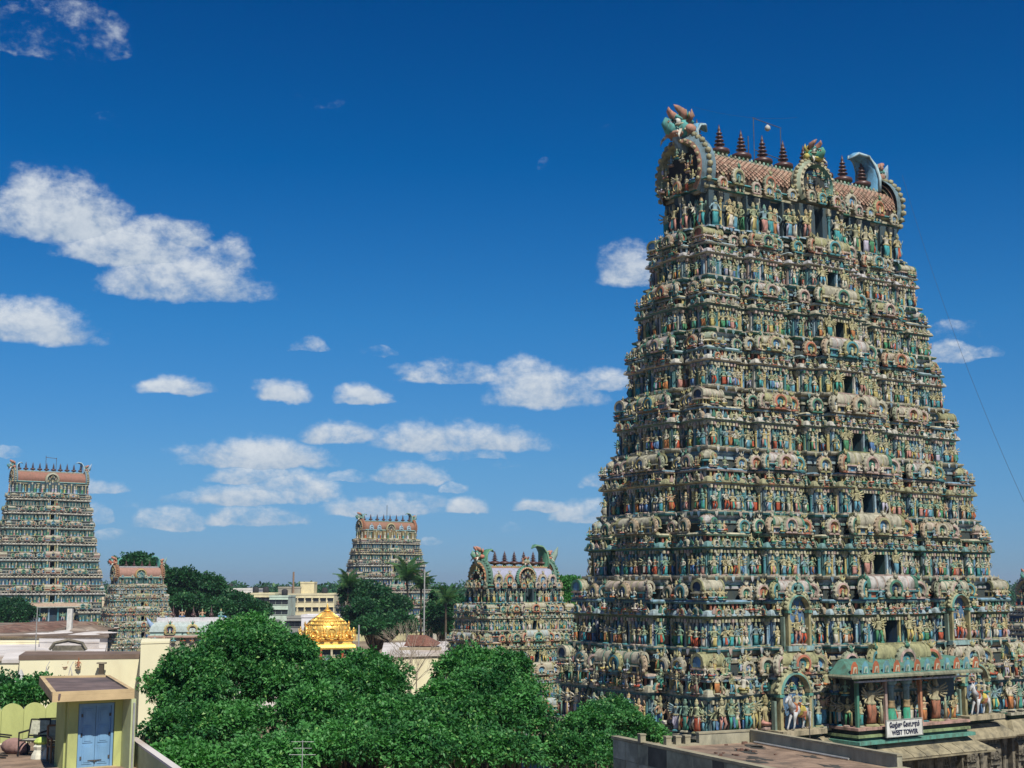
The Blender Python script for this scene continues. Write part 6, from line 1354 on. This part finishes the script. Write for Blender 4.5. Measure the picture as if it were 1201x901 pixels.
# walls under the slab; the door stands back from the roof edge
dy = .75; xl, xr = .68, KW - .32
prism([(xl, dy), (xl + .28, dy), (xl + .28, dy + .2), (xl, dy + .2)], ZF, ZR - .282, 'front_wall', M['lime'], KO)
prism([(xr + .0, dy), (xr + .22, dy), (xr + .22, dy + .2), (xr, dy + .2)], ZF, ZR - .282, 'front_wall', M['lime'], KO)
prism([(xr + .225, -.05), (xr + .36, -.05), (xr + .36, 1.9), (xr + .225, 1.9)], ZF - .6, ZR - .283, 'side_wall', M['lime_pale'], KO)
prism([(xl - .05, dy + .21), (xl + .1, dy + .21), (xl + .1, 1.9), (xl - .05, 1.9)], ZF - .6, ZR - .283, 'side_wall', M['lime'], KO)
prism([(xl + .1, 1.7), (xr + .2, 1.7), (xr + .2, 1.88), (xl + .1, 1.88)], ZF - .6, ZR - .283, 'rear_wall', M['lime'], KO)
prism([(xl + .28, dy + .001), (xr, dy + .001), (xr, dy + .2), (xl + .28, dy + .2)], ZR - .42, ZR - .284, 'lintel', M['lime'], KO)
# door: frame, two leaves with raised panels
d0, d1 = xl + .30, xr - .02; dm = (d0 + d1) / 2; dz0, dz1 = ZF + .03, ZR - .43
DF = MB(); DF.add(*box(d0, d0 + .07, dy + .03, dy + .16, dz0, dz1)); DF.add(*box(d1 - .07, d1, dy + .03, dy + .16, dz0, dz1)); DF.add(*box(d0 + .071, d1 - .071, dy + .03, dy + .16, dz1 - .07, dz1)); DF.build('door_frame', M['blue_door'], KO)
for a_, b_ in ((d0 + .075, dm - .006), (dm + .006, d1 - .075)):
    b = MB(); b.add(*box(a_, b_, dy + .085, dy + .13, dz0, dz1 - .075)); lf_ = b.build('door_leaf', M['blue_door'], KO)
    hgt = dz1 - dz0 - .08
    for s0, s1 in ((.05, .36), (.40, .68), (.72, .96)):
        b = MB(); w0, w1 = a_ + .07, b_ - .07; z0_, z1_ = dz0 + hgt * s0, dz0 + hgt * s1
        b.add(*box(w0, w1, dy + .07, dy + .0851, z0_, z1_)); b.add(*box(w0 + .05, w1 - .05, dy + .058, dy + .071, z0_ + .05, z1_ - .05)); b.build('door_panel', M['blue_door'], lf_)
b = MB(); b.add(*box(dm - .2, dm + .2, dy + .045, dy + .06, dz0 + hgt * .10, dz0 + hgt * .115)); b.add(*ball((dm, dy + .05, dz0 + hgt * .09), .03, 6, 4)); b.build('door_bolt', rod, KO)
for zz in (.25, .9, 1.45):
    for x_ in (d0 + .08, d1 - .12): b = MB(); b.add(*box(x_, x_ + .05, dy + .06, dy + .084, ZF + zz, ZF + zz + .09)); b.build('hinge', rod, KO)
rods('drain_pipe', [[(xr + .30, -.09, ZF - .4), (xr + .30, -.09, ZR - .4), (xr + .30, .1, ZR - .32)]], .03, pole_m, KO)
b = MB(); b.add(*box(d0 - .08, d1 + .1, dy - .12, dy + .08, ZF + .001, ZF + .03)); b.build('doorstep', M['slab'], KO)
b = MB(); b.add(*tube([(.18, .012, ZR - .22), (.2, -.012, ZR - .05)], .035, 5)); b.build('roof_spout', M['slab_top'], KO)
# terrace block carrying it, its parapet and scalloped wall
TB = thing('roof_terrace', 'brown floored roof terrace under the kiosk and the chairs', 'building', (n0.x, n0.y, 0), KR)
prism([(-6.2, -9), (KW + .2, -9), (KW + .2, 8.2), (-6.2, 8.2)], 0, ZF, 'floor', M['terrace_floor'], TB)
PW = thing('parapet_wall', 'pale green parapet with weathered coping running from the kiosk to the lower edge', 'wall', (n0.x, n0.y, 0), KR)
pa = L2(on(152, 865, 12.42)); pb = L2(on(204, 902, 12.42)); d = (Vector(pb) - Vector(pa)).normalized(); e = Vector(pa) + d * 9; nn = Vector((-d.y, d.x)) * .17
prism([tuple(pa), tuple(e), tuple(e + nn), tuple(Vector(pa) + nn)], ZF - 1.5, 12.36, 'wall', M['lime_pale'], PW)
nn2 = nn * 1.25; prism([tuple(pa), tuple(e), tuple(e + nn2), tuple(Vector(pa) + nn2)], 12.361, 12.42, 'coping', M['white_roof'], PW)
SW = thing('scalloped_wall', 'sunlit yellow-green terrace wall with rounded scallop tops behind the chairs', 'wall', (n0.x, n0.y, 0), KR)
pw0 = L2(on(0, 872, ZF)); pw1 = L2(on(58, 871, ZF)); UW = (pw1[0] - pw0[0]) / 2
def scallop(xc, w, y, zt, m=None):
    b = MB(); n = 14; P = [(-w / 2, ZF)] + [(-w / 2 + w * i / n, zt - .24 + .24 * max(0, math.sin(PI * i / n)) ** .6) for i in range(n + 1)] + [(w / 2, ZF)]
    v = [(x, yy, z) for yy in (0, .14) for x, z in P]; k = len(P); b.add(v, [tuple(range(k)), tuple(range(2 * k - 1, k - 1, -1))] + [(i, i + 1, k + i + 1, k + i) for i in range(k - 1)]); return b.build('wall_panel', m or M['lime'], SW, loc=(xc, y, 0))
zt_ = at(30, 826, on(30, 872, ZF).y).z
for i in range(-2, 3): scallop(pw0[0] + UW * (i + .5), UW * .985, pw0[1], zt_)
# chairs
wood = mat_flat('worn_brown_wood', (.22, .12, .06), .7, .25, 6); cane = mat_flat('grey_cane_webbing', (.36, .36, .27), .85, .25, 12); iron = mat_flat('black_iron', (.02, .02, .02), .5, .2, 5); cloth = mat_flat('white_rag', (.60, .58, .46), .9, .15, 4); lime_rag = mat_flat('lime_rag', (.42, .52, .12), .9, .15, 4); bag = mat_flat('dusty_pink_sacking', (.26, .16, .14), .9, .25, 4)
def chair(label, px, py, rz, fm, rad=.022, arms=True, s=1):
    p = on(px, py, ZF + .01); t = thing('armchair', label, 'chair', (p.x, p.y, ZF), rz, None); t.scale = (s,) * 3
    w, dd = .28, .26
    for sx in (-1, 1):
        rods('front_leg', [[(sx * w, -dd, 0), (sx * w, -dd, .62 if arms else .42)]], rad, fm, t)
        rods('rear_leg', [[(sx * w, dd, 0), (sx * w, dd, .42), (sx * w, dd + .14, .92)]], rad, fm, t)
        if arms: rods('armrest', [[(sx * w, -dd, .62), (sx * w, dd + .05, .64)]], rad * 1.2, fm, t)
    rods('seat_frame', [[(-w, -dd, .42), (w, -dd, .42), (w, dd, .42), (-w, dd, .42), (-w, -dd, .42)]], rad, fm, t)
    rods('back_rail', [[(-w, dd + .01, .5), (w, dd + .01, .5)]], rad, fm, t); rods('back_rail', [[(-w, dd + .14, .92), (w, dd + .14, .92)]], rad, fm, t)
    b = MB(); b.add(*box(-w + .02, w - .02, -dd + .02, dd - .02, .405, .43)); b.build('seat', cane, t)
    b = MB(); b.add([(-w + .02, dd + .03, .53), (w - .02, dd + .03, .53), (w - .02, dd + .135, .89), (-w + .02, dd + .135, .89), (-w + .02, dd + .05, .53), (w - .02, dd + .05, .53), (w - .02, dd + .155, .89), (-w + .02, dd + .155, .89)], [(0, 1, 2, 3), (7, 6, 5, 4), (0, 4, 5, 1), (3, 2, 6, 7), (0, 3, 7, 4), (1, 5, 6, 2)]); b.build('backrest', cane, t)
    return t
chair('black iron armchair with a grey webbed back, leftmost but one among the terrace chairs', 38, 886, R(-8), iron, s=1.15)
chair('dark low armchair with torn webbing tucked behind the white rags', 56, 880, R(20), iron, s=1.05)
chair('brown wooden chair beside the kiosk wall, standing nearest the door', 70, 893, R(28), wood, rad=.03, arms=True, s=1.12)
t = chair('fallen iron armchair lying on its side at the left edge', 10, 888, R(40), iron, s=1.1); t.rotation_euler = (0, R(-82), R(15)); t.location.z = ZF + .32
p = on(16, 884, ZF); b = MB(); b.add(*ball((0, 0, .24), (.42, .26, .26), 9, 6), sm=True); b.add(*ball((.25, -.05, .18), (.3, .24, .2), 8, 5), sm=True); b.build('sack_bundle', bag, None, loc=(p.x, p.y, ZF - .01), label='dusty pink sacking bundle under the fallen iron chair', category='sack')
p = on(46, 890, ZF); t = thing('rag_heap', 'heap of white rags with a lime green cloth hung over a stool between the chairs', 'rags', (p.x, p.y, ZF))
b = MB(); b.add(*lathe([(.26, 0), (.24, .12), (.16, .26), (.2, .36), (.12, .46)], 7, sy=.8)); b.add(*lathe([(.15, 0), (.16, .18), (.08, .34)], 6, (.26, -.04))); b.build('white_rag', cloth, t)
b = MB(); b.add(*lathe([(.2, .44), (.24, .5), (.18, .6), (.08, .64)], 7, (.04, .05))); b.build('lime_rag', lime_rag, t)
# thin dry-season haze over the whole place
hm = bpy.data.materials.new('haze_air'); hm.use_nodes = True; hm.node_tree.nodes.clear()
pv = hm.node_tree.nodes.new('ShaderNodeVolumePrincipled'); pv.inputs['Density'].default_value = .00012; pv.inputs['Color'].default_value = (.70, .86, 1, 1); pv.inputs['Anisotropy'].default_value = .2
ho = hm.node_tree.nodes.new('ShaderNodeOutputMaterial'); hm.node_tree.links.new(pv.outputs[0], ho.inputs['Volume'])
v, f = box(-7100, 7100, -500, 8100, -4, 60); me = bpy.data.meshes.new('haze'); me.from_pydata(v, [], f); me.materials.append(hm); link('haze', me, kind='stuff')
print('SCENE DONE')
